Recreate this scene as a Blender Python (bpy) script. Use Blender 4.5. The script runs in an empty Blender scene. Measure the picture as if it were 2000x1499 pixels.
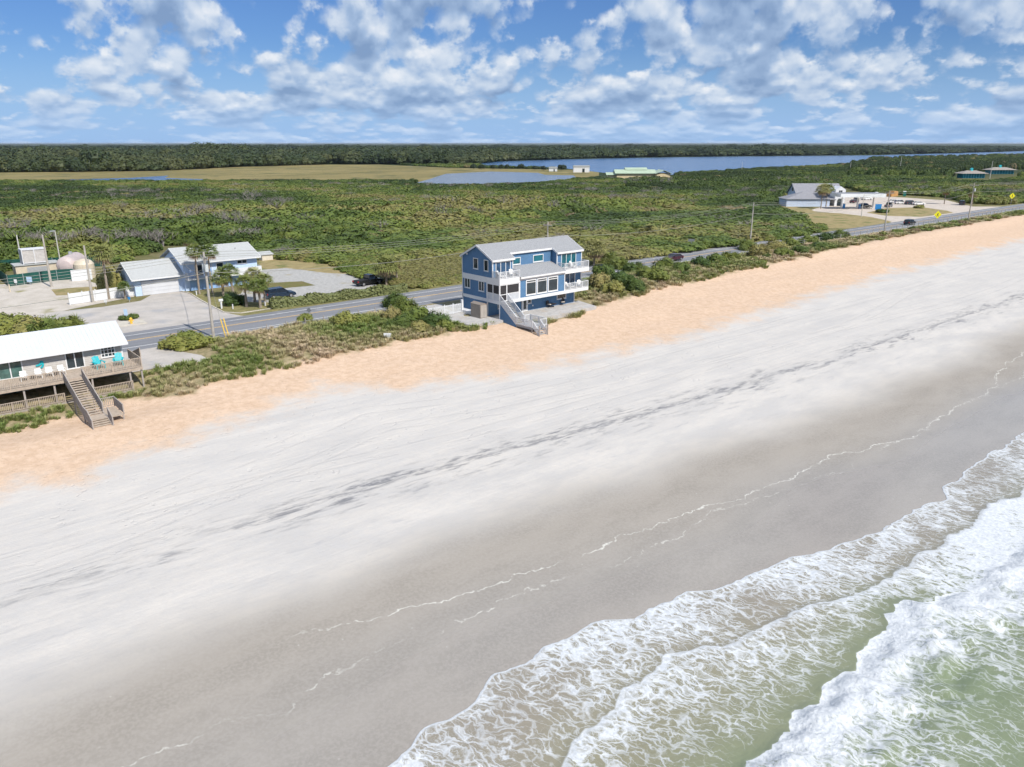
import bpy, bmesh, math, random
import numpy as np
from mathutils import Vector, Matrix, Euler
from mathutils import noise as mnoise
random.seed(7); rng = np.random.default_rng(7)
R = math.radians
S = bpy.context.scene
COL = S.collection

# ---------------------------------------------------------------- camera
FPX, HCAM, AZ = 1500.0, 24.0, R(49.2)
PITCH = math.atan(470 / 1500.0)
cd = bpy.data.cameras.new('camera'); cam = bpy.data.objects.new('camera', cd); COL.objects.link(cam)
cd.sensor_width = 36.0; cd.lens = FPX / 2000 * 36.0; cd.clip_start = 0.5; cd.clip_end = 60000
cam.location = (0, 0, HCAM)
fwd = Vector((math.cos(AZ) * math.cos(PITCH), math.sin(AZ) * math.cos(PITCH), -math.sin(PITCH)))
cam.rotation_euler = fwd.to_track_quat('-Z', 'Y').to_euler()
S.camera = cam
# ---------------------------------------------------------------- light, exposure
SUN_EL, SUN_DIR = R(47), Vector((0.03, -1.0))          # horizontal direction towards the sun
SUN_STRENGTH, SKY_STRENGTH, EXPOSURE = 4.4, 0.068, 0.18
S.view_settings.view_transform = 'Standard'; S.view_settings.look = 'None'
S.view_settings.exposure = EXPOSURE; S.view_settings.gamma = 1.0
S.render.engine = 'CYCLES'
S.cycles.max_bounces = 4; S.cycles.diffuse_bounces = 2; S.cycles.glossy_bounces = 2; S.cycles.transmission_bounces = 2
S.cycles.transparent_max_bounces = 4; S.cycles.caustics_reflective = False; S.cycles.caustics_refractive = False
S.cycles.use_adaptive_sampling = True; S.cycles.adaptive_threshold = 0.03
sd = bpy.data.lights.new('sun', 'SUN'); sd.energy = SUN_STRENGTH; sd.angle = R(0.55); sd.color = (1.0, 0.955, 0.885)
sun = bpy.data.objects.new('sun', sd); COL.objects.link(sun)
_sd = Vector((SUN_DIR.x, SUN_DIR.y, 0)).normalized() * math.cos(SUN_EL) + Vector((0, 0, math.sin(SUN_EL)))
sun.rotation_euler = _sd.to_track_quat('Z', 'Y').to_euler(); sun.location = (0, 0, 80)

# ---------------------------------------------------------------- node helpers
class NT:
    def __init__(s, tree): s.t = tree; s.n = tree.nodes; s.l = tree.links
    def new(s, typ, **kw):
        n = s.n.new(typ)
        for k, v in kw.items(): setattr(n, k, v)
        return n
    def put(s, sock, v):
        if v is None: return
        if hasattr(v, 'is_output') or isinstance(v, bpy.types.NodeSocket): s.l.new(v, sock)
        else:
            try: sock.default_value = v
            except Exception:
                if isinstance(v, (int, float)): sock.default_value = (v, v, v)
                else: sock.default_value = (*v, 1.0)
    def m(s, op, a, b=None, c=None, clamp=False):
        n = s.new('ShaderNodeMath', operation=op, use_clamp=clamp)
        s.put(n.inputs[0], a); s.put(n.inputs[1], b); s.put(n.inputs[2], c)
        return n.outputs[0]
    def vm(s, op, a, b=None):
        n = s.new('ShaderNodeVectorMath', operation=op); s.put(n.inputs[0], a); s.put(n.inputs[1], b)
        return n.outputs[0]
    def xyz(s, v):
        n = s.new('ShaderNodeSeparateXYZ'); s.put(n.inputs[0], v); return n.outputs
    def comb(s, x, y, z=0.0):
        n = s.new('ShaderNodeCombineXYZ'); s.put(n.inputs[0], x); s.put(n.inputs[1], y); s.put(n.inputs[2], z); return n.outputs[0]
    def noise(s, vec, scale=1.0, detail=4.0, rough=0.55, dist=0.0, color=False):
        n = s.new('ShaderNodeTexNoise'); s.put(n.inputs['Vector'], vec)
        n.inputs['Scale'].default_value = scale; n.inputs['Detail'].default_value = detail
        n.inputs['Roughness'].default_value = rough; n.inputs['Distortion'].default_value = dist
        return n.outputs['Color'] if color else n.outputs[0]
    def voro(s, vec, scale=1.0, feature='F1', rand=1.0, out=0):
        n = s.new('ShaderNodeTexVoronoi', feature=feature); s.put(n.inputs['Vector'], vec)
        n.inputs['Scale'].default_value = scale; n.inputs['Randomness'].default_value = rand
        return n.outputs[out]
    def ss(s, x, a, b):                                   # smoothstep a..b (a may be > b)
        n = s.new('ShaderNodeMapRange', interpolation_type='SMOOTHSTEP')
        s.put(n.inputs[0], x)
        if isinstance(a, (int, float)) and isinstance(b, (int, float)) and a > b:
            n.inputs[1].default_value = b; n.inputs[2].default_value = a
            n.inputs[3].default_value = 1.0; n.inputs[4].default_value = 0.0
        else:
            s.put(n.inputs[1], a); s.put(n.inputs[2], b)
        return n.outputs[0]
    def mix(s, f, a, b, blend='MIX'):
        n = s.new('ShaderNodeMix', data_type='RGBA', blend_type=blend)
        s.put(n.inputs[0], f); s.put(n.inputs[6], a); s.put(n.inputs[7], b); return n.outputs[2]
    def ramp(s, f, stops, interp='LINEAR'):
        n = s.new('ShaderNodeValToRGB'); cr = n.color_ramp; cr.interpolation = interp
        while len(cr.elements) < len(stops): cr.elements.new(0.5)
        for e, (p, c) in zip(cr.elements, stops):
            e.position = p; e.color = (*c, 1.0) if len(c) == 3 else c
        s.put(n.inputs[0], f); return n.outputs[0]
    def attr(s, name, typ='GEOMETRY'):
        n = s.new('ShaderNodeAttribute', attribute_name=name, attribute_type=typ); return n.outputs['Fac']
    def pos(s): return s.new('ShaderNodeNewGeometry').outputs['Position']
    def obj(s): return s.new('ShaderNodeTexCoord').outputs['Object']
    def bump(s, h, strength=0.5, dist=0.05):
        n = s.new('ShaderNodeBump'); n.inputs['Strength'].default_value = strength; n.inputs['Distance'].default_value = dist
        s.put(n.inputs['Height'], h); return n.outputs[0]

MATS = {}
def newmat(name):
    m = bpy.data.materials.new(name); m.use_nodes = True
    nt = NT(m.node_tree); b = m.node_tree.nodes['Principled BSDF']; MATS[name] = m
    return m, nt, b
def pm(name, col, rough=0.7, var=0.12, vscale=3.0, bump=0.0, bscale=20.0, metal=0.0, spec=0.4, lap=0.0, lapax=2, emit=None):
    """plain procedural material: colour with noise wear, optional grain bump and lap (board) relief"""
    if name in MATS: return MATS[name]
    m, nt, b = newmat(name)
    P = nt.obj()
    n1 = nt.noise(P, vscale, 5, 0.6); n2 = nt.noise(P, vscale * 9, 3, 0.6)
    f = nt.m('ADD', nt.m('MULTIPLY', n1, 0.65), nt.m('MULTIPLY', n2, 0.35))
    f = nt.ss(f, 0.3, 0.7)
    lo = tuple(c * (1 - var) for c in col); hi = tuple(min(1, c * (1 + var)) for c in col)
    nt.put(b.inputs['Base Color'], nt.mix(f, lo, hi))
    b.inputs['Roughness'].default_value = rough; b.inputs['Metallic'].default_value = metal
    b.inputs['Specular IOR Level'].default_value = spec
    h = None
    if lap > 0:
        h = nt.m('FRACT', nt.m('DIVIDE', nt.xyz(P)[lapax], lap))
        h = nt.m('MULTIPLY', h, -1.0)
        if bump > 0: h = nt.m('ADD', h, nt.m('MULTIPLY', nt.noise(P, bscale, 3), 0.3))
        nt.put(b.inputs['Normal'], nt.bump(h, 0.9, 0.035))
    elif bump > 0:
        nt.put(b.inputs['Normal'], nt.bump(nt.noise(P, bscale, 5, 0.65), bump, 0.04))
    return m
def glass(name, col, rough=0.06):
    if name in MATS: return MATS[name]
    m, nt, b = newmat(name); P = nt.obj()
    n = nt.noise(P, 0.9, 3)
    nt.put(b.inputs['Base Color'], nt.mix(nt.ss(n, .35, .65), tuple(c * .55 for c in col), col))
    b.inputs['Roughness'].default_value = rough; b.inputs['Specular IOR Level'].default_value = 0.65
    nt.put(b.inputs['Normal'], nt.bump(nt.noise(P, 1.3, 2), 0.08, 0.02))
    return m

# ---------------------------------------------------------------- object helpers
def tag(o, label=None, cat=None, group=None, kind=None):
    if label: o['label'] = label
    if cat: o['category'] = cat
    if group: o['group'] = group
    if kind: o['kind'] = kind
    return o
def thing(name, label, cat, loc=(0, 0, 0), rz=0.0, group=None):
    o = bpy.data.objects.new(name, None); COL.objects.link(o); o.empty_display_size = 0.3
    o.location = loc; o.rotation_euler = (0, 0, rz)
    return tag(o, label, cat, group)
def meshobj(name, verts, faces, m, parent=None, smooth=False):
    me = bpy.data.meshes.new(name); me.from_pydata([tuple(v) for v in verts], [], [tuple(f) for f in faces]); me.update()
    if m is not None: me.materials.append(m)
    if smooth: me.polygons.foreach_set('use_smooth', [True] * len(me.polygons))
    o = bpy.data.objects.new(name, me); COL.objects.link(o)
    if parent is not None: o.parent = parent
    return o
def link(name, me, parent=None, loc=(0, 0, 0), rot=(0, 0, 0), scale=(1, 1, 1)):
    o = bpy.data.objects.new(name, me); COL.objects.link(o); o.location = loc; o.rotation_euler = rot; o.scale = scale
    if parent is not None: o.parent = parent
    return o
def copy_tree(o, parent=None):
    c = o.copy(); COL.objects.link(c)
    if parent is not None: c.parent = parent
    for ch in list(o.children): copy_tree(ch, c)
    return c
class MB:
    """collects shapes for ONE mesh"""
    def __init__(s): s.v = []; s.f = []
    def add(s, vs, fs):
        b = len(s.v); s.v += [tuple(v) for v in vs]; s.f += [tuple(i + b for i in f) for f in fs]; return s
    def box(s, x0, x1, y0, y1, z0, z1):
        if x0 > x1: x0, x1 = x1, x0
        if y0 > y1: y0, y1 = y1, y0
        if z0 > z1: z0, z1 = z1, z0
        return s.add([(x0, y0, z0), (x1, y0, z0), (x1, y1, z0), (x0, y1, z0), (x0, y0, z1), (x1, y0, z1), (x1, y1, z1), (x0, y1, z1)],
                     [(3, 2, 1, 0), (4, 5, 6, 7), (0, 1, 5, 4), (1, 2, 6, 5), (2, 3, 7, 6), (3, 0, 4, 7)])
    def beam(s, a, b, w=0.08, h=None):
        a = Vector(a); b = Vector(b); h = w if h is None else h
        d = (b - a)
        if d.length < 1e-6: return s
        d.normalize(); up = Vector((0, 0, 1)) if abs(d.z) < 0.98 else Vector((1, 0, 0))
        sx = d.cross(up).normalized() * (w / 2); sy = sx.cross(d).normalized() * (h / 2)
        vs = [p + i * sx + j * sy for p in (a, b) for i, j in ((-1, -1), (1, -1), (1, 1), (-1, 1))]
        return s.add(vs, [(0, 1, 2, 3), (7, 6, 5, 4), (4, 5, 1, 0), (5, 6, 2, 1), (6, 7, 3, 2), (7, 4, 0, 3)])
    def tube(s, pts, rad, n=8, cap=True):
        pts = [Vector(p) for p in pts]
        if not hasattr(rad, '__len__'): rad = [rad] * len(pts)
        base = len(s.v); fr = None
        for i, p in enumerate(pts):
            d = (pts[min(i + 1, len(pts) - 1)] - pts[max(i - 1, 0)]).normalized()
            up = Vector((0, 0, 1)) if abs(d.z) < 0.95 else Vector((1, 0, 0))
            a = d.cross(up).normalized(); b = a.cross(d)
            for k in range(n):
                t = 2 * math.pi * k / n
                s.v.append(tuple(p + rad[i] * (math.cos(t) * a + math.sin(t) * b)))
        for i in range(len(pts) - 1):
            for k in range(n):
                k2 = (k + 1) % n
                s.f.append((base + i * n + k, base + i * n + k2, base + (i + 1) * n + k2, base + (i + 1) * n + k))
        if cap:
            s.f.append(tuple(base + k for k in range(n))[::-1]); s.f.append(tuple(base + (len(pts) - 1) * n + k for k in range(n)))
        return s
    def extr(s, poly, ax, a, b):
        """polygon in the plane across axis ax ('x': (y,z), 'y': (x,z), 'z': (x,y)) extruded from a to b"""
        def mk(p, t): return {'x': (t, p[0], p[1]), 'y': (p[0], t, p[1]), 'z': (p[0], p[1], t)}[ax]
        n = len(poly); vs = [mk(p, a) for p in poly] + [mk(p, b) for p in poly]
        fs = [tuple(range(n))[::-1], tuple(range(n, 2 * n))] + [(i, (i + 1) % n, n + (i + 1) % n, n + i) for i in range(n)]
        return s.add(vs, fs)
    def slab(s, quad, t):
        """quad of 4 top points, thickness t downwards"""
        q = [Vector(p) for p in quad]; lo = [p - Vector((0, 0, t)) for p in q]
        return s.add(q + lo, [(0, 1, 2, 3), (7, 6, 5, 4), (0, 4, 5, 1), (1, 5, 6, 2), (2, 6, 7, 3), (3, 7, 4, 0)])
    def build(s, name, m, parent=None, smooth=False, bevel=0.0):
        o = meshobj(name, s.v, s.f, m, parent, smooth)
        bm = bmesh.new(); bm.from_mesh(o.data); bmesh.ops.recalc_face_normals(bm, faces=bm.faces)
        if bevel > 0: bmesh.ops.bevel(bm, geom=list(bm.edges), offset=bevel, segments=1, affect='EDGES', clamp_overlap=True)
        bm.to_mesh(o.data); bm.free(); return o

# ---------------------------------------------------------------- pixel -> place (2000 x 1499 photograph)
def ray(u, v):
    x = (u - 1000) / FPX; y = -(v - 749.5) / FPX; c, s_ = math.cos(PITCH), math.sin(PITCH)
    f = c + y * s_; up = -s_ + y * c
    return (f * math.cos(AZ) + x * math.sin(AZ), f * math.sin(AZ) - x * math.cos(AZ), up)
def at(u, v, z=0.0):
    d = ray(u, v); t = (z - HCAM) / d[2]; return (d[0] * t, d[1] * t)
def interp(x, xs, ys): return np.interp(x, xs, ys)
def sst(x, a, b):
    t = np.clip((np.asarray(x, float) - a) / (b - a), 0, 1); return t * t * (3 - 2 * t)
PY = [-3000, -60, 0, 12, 20, 26, 34, 45, 60, 70, 78, 82, 86, 98, 230, 430, 60000]
PZ = [-9.5, -9, -4.9, -4.1, -3.55, -3.3, -2.9, -2.3, -1.85, -1.3, -.6, -.2, 0, 0, 0, -2.6, -2.6]
def terr(X, Y):
    X = np.asarray(X, float); Y = np.asarray(Y, float)
    z = interp(Y, PY, PZ)
    z = z - 0.75 * (1 - sst(X, 19, 27)) * sst(Y, 74, 80) * (1 - sst(Y, 84, 87.5))      # hollow under the left house
    z = z + 0.35 * sst(X, 24, 34) * (1 - sst(X, 58, 64)) * sst(Y, 80, 86) * (1 - sst(Y, 92, 97))   # low dune
    z = z + 0.6 * sst(X, 90, 100) * sst(Y, 81, 87) * (1 - sst(Y, 92, 97))
    return z
def hit(u, v):
    z = 0.0
    for _ in range(60):
        x, y = at(u, v, z); z = 0.6 * z + 0.4 * float(terr(x, y))
    return x, y
def pxpoly(pts, z=0.0): return [at(u, v, z) for u, v in pts]
def inpoly(X, Y, poly):
    ins = np.zeros(X.shape, bool); n = len(poly)
    for i in range(n):
        x1, y1 = poly[i]; x2, y2 = poly[(i + 1) % n]
        c = ((y1 > Y) != (y2 > Y)) & (X < (x2 - x1) * (Y - y1) / ((y2 - y1) or 1e-9) + x1); ins ^= c
    return ins
def fbm2(X, Y, sc, seed=0.0, oct=3):
    out = np.zeros(len(X))
    for i in range(len(X)):
        out[i] = mnoise.fractal(Vector((X[i] * sc, Y[i] * sc, seed)), 1.0, 2.0, oct)
    return out
# ================================================================ world: sky with clouds
def make_world():
    w = bpy.data.worlds.new('World'); S.world = w; w.use_nodes = True
    nt = NT(w.node_tree); bg = w.node_tree.nodes['Background']
    sky = nt.new('ShaderNodeTexSky', sky_type='NISHITA'); sky.sun_disc = False
    sky.sun_elevation = SUN_EL; sky.sun_rotation = math.atan2(_sd.x, _sd.y)
    sky.air_density = 1.0; sky.dust_density = 0.3; sky.ozone_density = 2.0
    base = nt.mix(1.0, sky.outputs[0], (0.52, 0.77, 1.24), 'MULTIPLY')
    d = nt.new('ShaderNodeTexCoord').outputs['Generated']
    x, y, z = nt.xyz(d)
    az = nt.m('ARCTAN2', y, x)
    el = nt.m('MAXIMUM', z, 0.0)
    lv = nt.m('LOGARITHM', nt.m('ADD', el, 0.035), math.e)
    u = nt.m('MULTIPLY', az, 21.0); v0 = nt.m('MULTIPLY', lv, 3.5)
    big = nt.noise(nt.comb(nt.m('MULTIPLY', u, .30), nt.m('MULTIPLY', v0, .42), 5.3), 1.0, 2, .5)
    def field(dv, det):
        v = nt.m('MULTIPLY', nt.m('ADD', lv, dv), 3.5)
        n = nt.noise(nt.comb(u, v, 3.7), .9, det, .56)
        q = nt.m('ADD', nt.m('MULTIPLY', n, .74), nt.m('MULTIPLY', big, .66))
        if det < 3: return q
        puff = nt.new('ShaderNodeTexVoronoi', feature='F1', voronoi_dimensions='2D'); nt.put(puff.inputs['Vector'], nt.comb(nt.m('ADD', u, nt.m('MULTIPLY', n, 1.6)), nt.m('ADD', v, nt.m('MULTIPLY', n, 1.3)), 0.0)); puff.inputs['Scale'].default_value = 1.6
        return nt.m('ADD', q, nt.m('MULTIPLY', nt.m('SUBTRACT', .42, puff.outputs[0]), .13))
    f0 = field(0.0, 7); f1 = field(0.075, 3); f2 = field(0.22, 2)
    dens = nt.ss(f0, 0.60, 0.715)
    # light from above and behind the camera: what has less cloud above it is bright, deep bases are blue grey
    lit = nt.m('ADD', 0.60, nt.m('MULTIPLY', nt.m('SUBTRACT', f0, f1), 2.6))
    lit = nt.m('SUBTRACT', lit, nt.m('MULTIPLY', nt.ss(f2, .69, .90), 0.46), clamp=True)
    ccol = nt.ramp(lit, [(0.0, (3.0, 4.5, 7.2)), (0.42, (5.0, 6.7, 9.4)), (0.78, (8.6, 9.7, 11.2)), (1.0, (11.2, 11.6, 12.2))])
    veil = nt.ss(el, 0.12, 0.0)
    veil = nt.m('MULTIPLY', veil, 0.8)
    base = nt.mix(veil, base, (4.5, 7.2, 11.8))
    ccol = nt.mix(nt.m('MULTIPLY', nt.ss(el, .06, 0.0), .60), ccol, (5.2, 7.8, 11.9))
    col = nt.mix(nt.m('MULTIPLY', dens, 0.93), base, ccol)
    nt.put(bg.inputs[0], col); bg.inputs[1].default_value = SKY_STRENGTH
make_world()

# ================================================================ ground materials
def mat_beach():
    m, nt, b = newmat('beach_sand'); P = nt.pos(); X, Y, Z = nt.xyz(P)
    dor, ddk, dwet, dfa, dfb = [nt.attr(a) for a in ('dor', 'ddk', 'dwet', 'dfa', 'dfb')]
    fine = nt.noise(P, 5.0, 4, .7); grit = nt.noise(P, 1.3, 6, .72); mid = nt.noise(P, .22, 4, .6); low = nt.noise(P, .05, 3, .5)
    tone = nt.noise(nt.comb(nt.m('MULTIPLY', X, .12), nt.m('MULTIPLY', Y, .34), 3.0), 1.0, 5, .62)
    streak = nt.noise(nt.comb(nt.m('MULTIPLY', X, .05), nt.m('ADD', nt.m('MULTIPLY', Y, 2.6), nt.m('MULTIPLY', X, .05)), 0), 1.0, 5, .65)
    upz = nt.ss(dwet, 3.0, 12.0)
    white = nt.mix(nt.ss(nt.m('ADD', nt.m('MULTIPLY', streak, nt.m('MULTIPLY', upz, .5)), nt.m('MULTIPLY', tone, nt.m('SUBTRACT', 1.0, nt.m('MULTIPLY', upz, .5)))), .36, .64), (.495, .472, .445), (.585, .548, .50))
    white = nt.mix(nt.m('MULTIPLY', nt.ss(grit, .35, .7), .35), white, (.475, .47, .465))
    orange = nt.mix(nt.ss(grit, .34, .66), (.55, .395, .275), (.65, .485, .355))
    orange = nt.mix(nt.ss(fine, .56, .72), orange, (.40, .285, .205))
    white = nt.mix(nt.m('MULTIPLY', nt.ss(fine, .5, .75), .22), white, (.38, .37, .36))
    t = nt.m('ADD', dor, nt.m('MULTIPLY', nt.m('SUBTRACT', mid, .5), 13.0))
    t = nt.m('ADD', t, nt.m('MULTIPLY', nt.m('SUBTRACT', grit, .5), 5.0))
    fo = nt.ss(t, -2.6, 3.4)
    col = nt.mix(fo, white, orange)
    vg = nt.m('ADD', nt.attr('dveg'), nt.m('MULTIPLY', nt.m('SUBTRACT', nt.noise(P, .5, 4, .6), .5), 4.0))
    soil = nt.mix(nt.ss(grit, .35, .65), (.15, .145, .06), (.34, .28, .165))
    col = nt.mix(nt.m('MULTIPLY', nt.ss(vg, -.4, 1.4), .9), col, soil)
    # heavy-mineral wrack streaks: broken dark lines along the shore
    sx = nt.comb(nt.m('MULTIPLY', X, .22), nt.m('ADD', nt.m('MULTIPLY', Y, 1.0), nt.m('MULTIPLY', X, .045)), 4.0)
    n1 = nt.noise(sx, 1.0, 8, .68, .4); patch = nt.noise(nt.comb(nt.m('MULTIPLY', X, .045), nt.m('MULTIPLY', Y, .14), 2.0), 1.0, 3, .55)
    band = nt.m('MULTIPLY', nt.ss(nt.m('ABSOLUTE', ddk), 4.2, .3), nt.ss(patch, .28, .52))
    dk = nt.m('MULTIPLY', nt.ss(n1, .47, .63), band)
    core = nt.m('MULTIPLY', nt.ss(nt.m('ABSOLUTE', nt.m('ADD', ddk, nt.m('MULTIPLY', nt.m('SUBTRACT', n1, .5), 4.5))), .75, .05), nt.ss(patch, .34, .50))
    dk = nt.m('MAXIMUM', dk, nt.m('MULTIPLY', core, .8))
    dk = nt.m('MULTIPLY', dk, nt.ss(nt.noise(nt.comb(nt.m('MULTIPLY', X, .5), nt.m('ADD', nt.m('MULTIPLY', Y, 2.2), nt.m('MULTIPLY', X, .11)), 1.0), 1.0, 4, .7), .36, .58))
    col = nt.mix(nt.m('MULTIPLY', dk, .8), col, (.12, .125, .14))
    sm = nt.m('MULTIPLY', nt.ss(nt.m('ABSOLUTE', nt.m('ADD', ddk, 4.0)), 7.0, 1.0), nt.ss(n1, .56, .72))
    col = nt.mix(nt.m('MULTIPLY', sm, .35), col, (.25, .26, .29))
    # vehicle ruts along the beach
    rut = None
    for k_, a_ in enumerate(('dt1', 'dt2', 'dt3')):
        d_ = nt.m('ABSOLUTE', nt.m('SUBTRACT', nt.m('ABSOLUTE', nt.attr(a_)), .82)); r_ = nt.ss(d_, .26, .08); rut = r_ if rut is None else nt.m('MAXIMUM', rut, r_)
    rut = nt.m('MULTIPLY', rut, nt.ss(mid, .34, .52))
    col = nt.mix(nt.m('MULTIPLY', rut, .10), col, (.30, .28, .265))
    # footprints in the soft sand
    fpn = nt.voro(nt.vm('ADD', P, nt.vm('MULTIPLY', nt.noise(P, .8, 2, color=True), (1.6, 1.6, 0))), 1.25); foot = nt.m('MULTIPLY', nt.ss(fpn, .27, .10), nt.m('MULTIPLY', nt.ss(mid, .40, .58), nt.ss(dwet, 8.0, 14.0)))
    # wet sand
    w = nt.m('ADD', dwet, nt.m('MULTIPLY', nt.m('SUBTRACT', low, .5), 7.0))
    wet = nt.ss(w, 3.6, -4.5)
    wcol = nt.mix(nt.ss(nt.noise(nt.comb(nt.m('MULTIPLY', X, .12), nt.m('MULTIPLY', Y, .3), 0), 1, 4, .6), .35, .65), (.285, .258, .222), (.335, .303, .262))
    wcol = nt.mix(nt.ss(fine, .40, .62), wcol, nt.mix(.5, wcol, (.375, .34, .30)))
    col = nt.mix(wet, col, wcol)
    # spent foam lines left by earlier waves
    wob = nt.m('MULTIPLY', nt.m('SUBTRACT', nt.noise(P, .35, 5, .6), .5), 2.6)
    brk = nt.ss(nt.noise(nt.comb(nt.m('MULTIPLY', X, .16), 0, 7), 1, 3, .6), .36, .52)
    fa = nt.m('MULTIPLY', nt.ss(nt.m('ABSOLUTE', nt.m('ADD', dfa, wob)), .075, .015), nt.m('MULTIPLY', brk, nt.ss(nt.noise(P, 3.0, 3), .36, .5)))
    fa = nt.m('MULTIPLY', fa, nt.ss(X, 13.0, 20.0))
    brk2 = nt.ss(nt.noise(nt.comb(nt.m('MULTIPLY', X, .13), 0, 17), 1, 3, .6), .40, .56)
    fb = nt.m('MULTIPLY', nt.ss(nt.m('ABSOLUTE', nt.m('ADD', dfb, nt.m('MULTIPLY', wob, 1.3))), .08, .015), nt.m('MULTIPLY', brk2, nt.ss(nt.noise(P, 2.2, 4), .42, .56)))
    foam = nt.m('MAXIMUM', fa, nt.m('MULTIPLY', fb, .8))
    # tiny shells / foam flecks on the wet sand
    fl = nt.m('MULTIPLY', nt.ss(nt.voro(P, 1.1), .075, .03), nt.m('MULTIPLY', wet, nt.ss(nt.noise(P, .3, 2), .5, .65)))
    col = nt.mix(nt.m('MAXIMUM', foam, nt.m('MULTIPLY', fl, .55)), col, (.60, .58, .52))
    nt.put(b.inputs['Base Color'], col)
    shore = nt.ss(w, -2.0, -13.0)
    ro = nt.m('SUBTRACT', .95, nt.m('MULTIPLY', shore, .77)); nt.put(b.inputs['Roughness'], ro)
    nt.put(b.inputs['Specular IOR Level'], nt.m('ADD', .12, nt.m('MULTIPLY', shore, .75)))
    lum = nt.noise(nt.comb(nt.m('MULTIPLY', X, .5), nt.m('MULTIPLY', Y, 1.4), 0), 2.2, 5, .7)
    ht = nt.m('MULTIPLY', nt.m('ADD', nt.m('MULTIPLY', lum, .5), nt.m('MULTIPLY', streak, .5)), nt.m('SUBTRACT', 1.0, nt.m('MULTIPLY', wet, .92)))
    ht = nt.m('SUBTRACT', ht, nt.m('MULTIPLY', nt.m('MAXIMUM', foot, nt.m('MULTIPLY', rut, .4)), .9))
    ht = nt.m('ADD', ht, nt.m('MULTIPLY', fo, nt.m('MULTIPLY', grit, 1.3)))
    nt.put(b.inputs['Normal'], nt.bump(ht, .55, .10))
    return m
def mat_sea():
    m, nt, b = newmat('sea_water'); P = nt.pos(); X, Y, Z = nt.xyz(P)
    s1, s2, s3 = [nt.attr(a) for a in ('s1', 's2', 's3')]
    wv = nt.noise(P, .55, 4, .6, color=True)
    wp = nt.vm('ADD', P, nt.vm('MULTIPLY', nt.vm('SUBTRACT', wv, (.5, .5, .5)), (2.0, 2.6, 0)))
    wx, wy, _ = nt.xyz(wp)
    rx = nt.m('ADD', nt.m('MULTIPLY', wx, 1.75), nt.m('MULTIPLY', wy, .55)); ry = nt.m('SUBTRACT', nt.m('MULTIPLY', wy, .80), nt.m('MULTIPLY', wx, .12))
    sp = nt.comb(rx, ry, 0.0)
    e1 = nt.voro(sp, 1.35, 'DISTANCE_TO_EDGE'); e2 = nt.voro(sp, 3.3, 'DISTANCE_TO_EDGE'); e3 = nt.voro(sp, 7.5, 'DISTANCE_TO_EDGE')
    nb = nt.noise(sp, .8, 5, .62); lowp = nt.noise(P, .11, 3, .55); nf = nt.noise(P, 4.0, 4, .65)
    # foam cover: high just behind each front, thinning seaward
    def behind(s, peak, fall, floor=0.0):
        up = nt.ss(s, -.02, .10); dn = nt.m('POWER', 2.718, nt.m('DIVIDE', nt.m('MULTIPLY', s, -1.0), fall))
        return nt.m('MULTIPLY', up, nt.m('ADD', nt.m('MULTIPLY', dn, peak - floor), floor))
    c1 = behind(s1, .35, 5.0, .27)
    c2 = behind(s2, .37, 3.2, .15)
    c3 = behind(s3, .80, 3.0, .13)
    cov = nt.m('MAXIMUM', nt.m('MAXIMUM', nt.m('MULTIPLY', c1, nt.ss(s2, 2.5, -2.0)), nt.m('MULTIPLY', c2, nt.ss(s3, .6, -1.5))), c3)
    merge = nt.m('MULTIPLY', nt.ss(nt.m('ADD', X, nt.m('MULTIPLY', nb, 8.0)), 46.0, 62.0), nt.m('MULTIPLY', nt.ss(s2, -.1, .4), nt.ss(s3, 7.0, 1.0)))
    cov = nt.m('MAXIMUM', cov, nt.m('MULTIPLY', merge, .72))
    cov = nt.m('MULTIPLY', cov, nt.m('ADD', .62, nt.m('MULTIPLY', nt.ss(lowp, .36, .62), .60)))
    cov = nt.m('ADD', cov, nt.m('MULTIPLY', nt.m('SUBTRACT', nb, .5), .55))
    wall = nt.m('MULTIPLY', e1, 1.35)
    lace = nt.m('MINIMUM', wall, nt.m('ADD', nt.m('MULTIPLY', e2, 1.7), .09))
    lace = nt.m('MINIMUM', lace, nt.m('ADD', nt.m('MULTIPLY', e3, 2.4), .18))
    lace = nt.m('ADD', lace, nt.m('MULTIPLY', nt.m('SUBTRACT', nf, .5), .16))
    foam = nt.ss(nt.m('SUBTRACT', cov, lace), .03, .38)
    # bright rims on the fronts
    rim = nt.m('MULTIPLY', nt.ss(nt.m('ABSOLUTE', nt.m('SUBTRACT', s1, nt.m('MULTIPLY', nf, .14))), .17, .05), .95)
    white = nt.m('MULTIPLY', nt.ss(s3, -.1, .35), nt.ss(nt.m('ADD', s3, nt.m('MULTIPLY', nt.m('SUBTRACT', nb, .5), 9.0)), 4.2, 1.2))
    rim2 = nt.m('MULTIPLY', nt.ss(s2, -.05, .1), nt.ss(nt.m('ADD', s2, nt.m('MULTIPLY', nt.m('SUBTRACT', nb, .5), 2.2)), .55, .1))
    foam = nt.m('MAXIMUM', foam, nt.m('MAXIMUM', nt.m('MULTIPLY', white, nt.ss(nt.m('ADD', nt.m('MULTIPLY', nf, .6), nt.m('MULTIPLY', nb, .4)), .36, .60)), nt.m('MAXIMUM', rim, nt.m('MULTIPLY', rim2, .85))))
    shallow = (.27, .24, .195); mid = (.25, .235, .160); deep = (.185, .225, .135)
    wc = nt.mix(nt.ss(s1, 1.0, 10.0), shallow, mid); wc = nt.mix(nt.ss(s3, -5.0, 2.0), wc, deep)
    wc = nt.mix(nt.m('MULTIPLY', nt.ss(lowp, .35, .65), .3), wc, (.25, .25, .165))
    fcol = nt.mix(nt.ss(nf, .3, .7), (.50, .525, .55), (.68, .70, .715))
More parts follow.
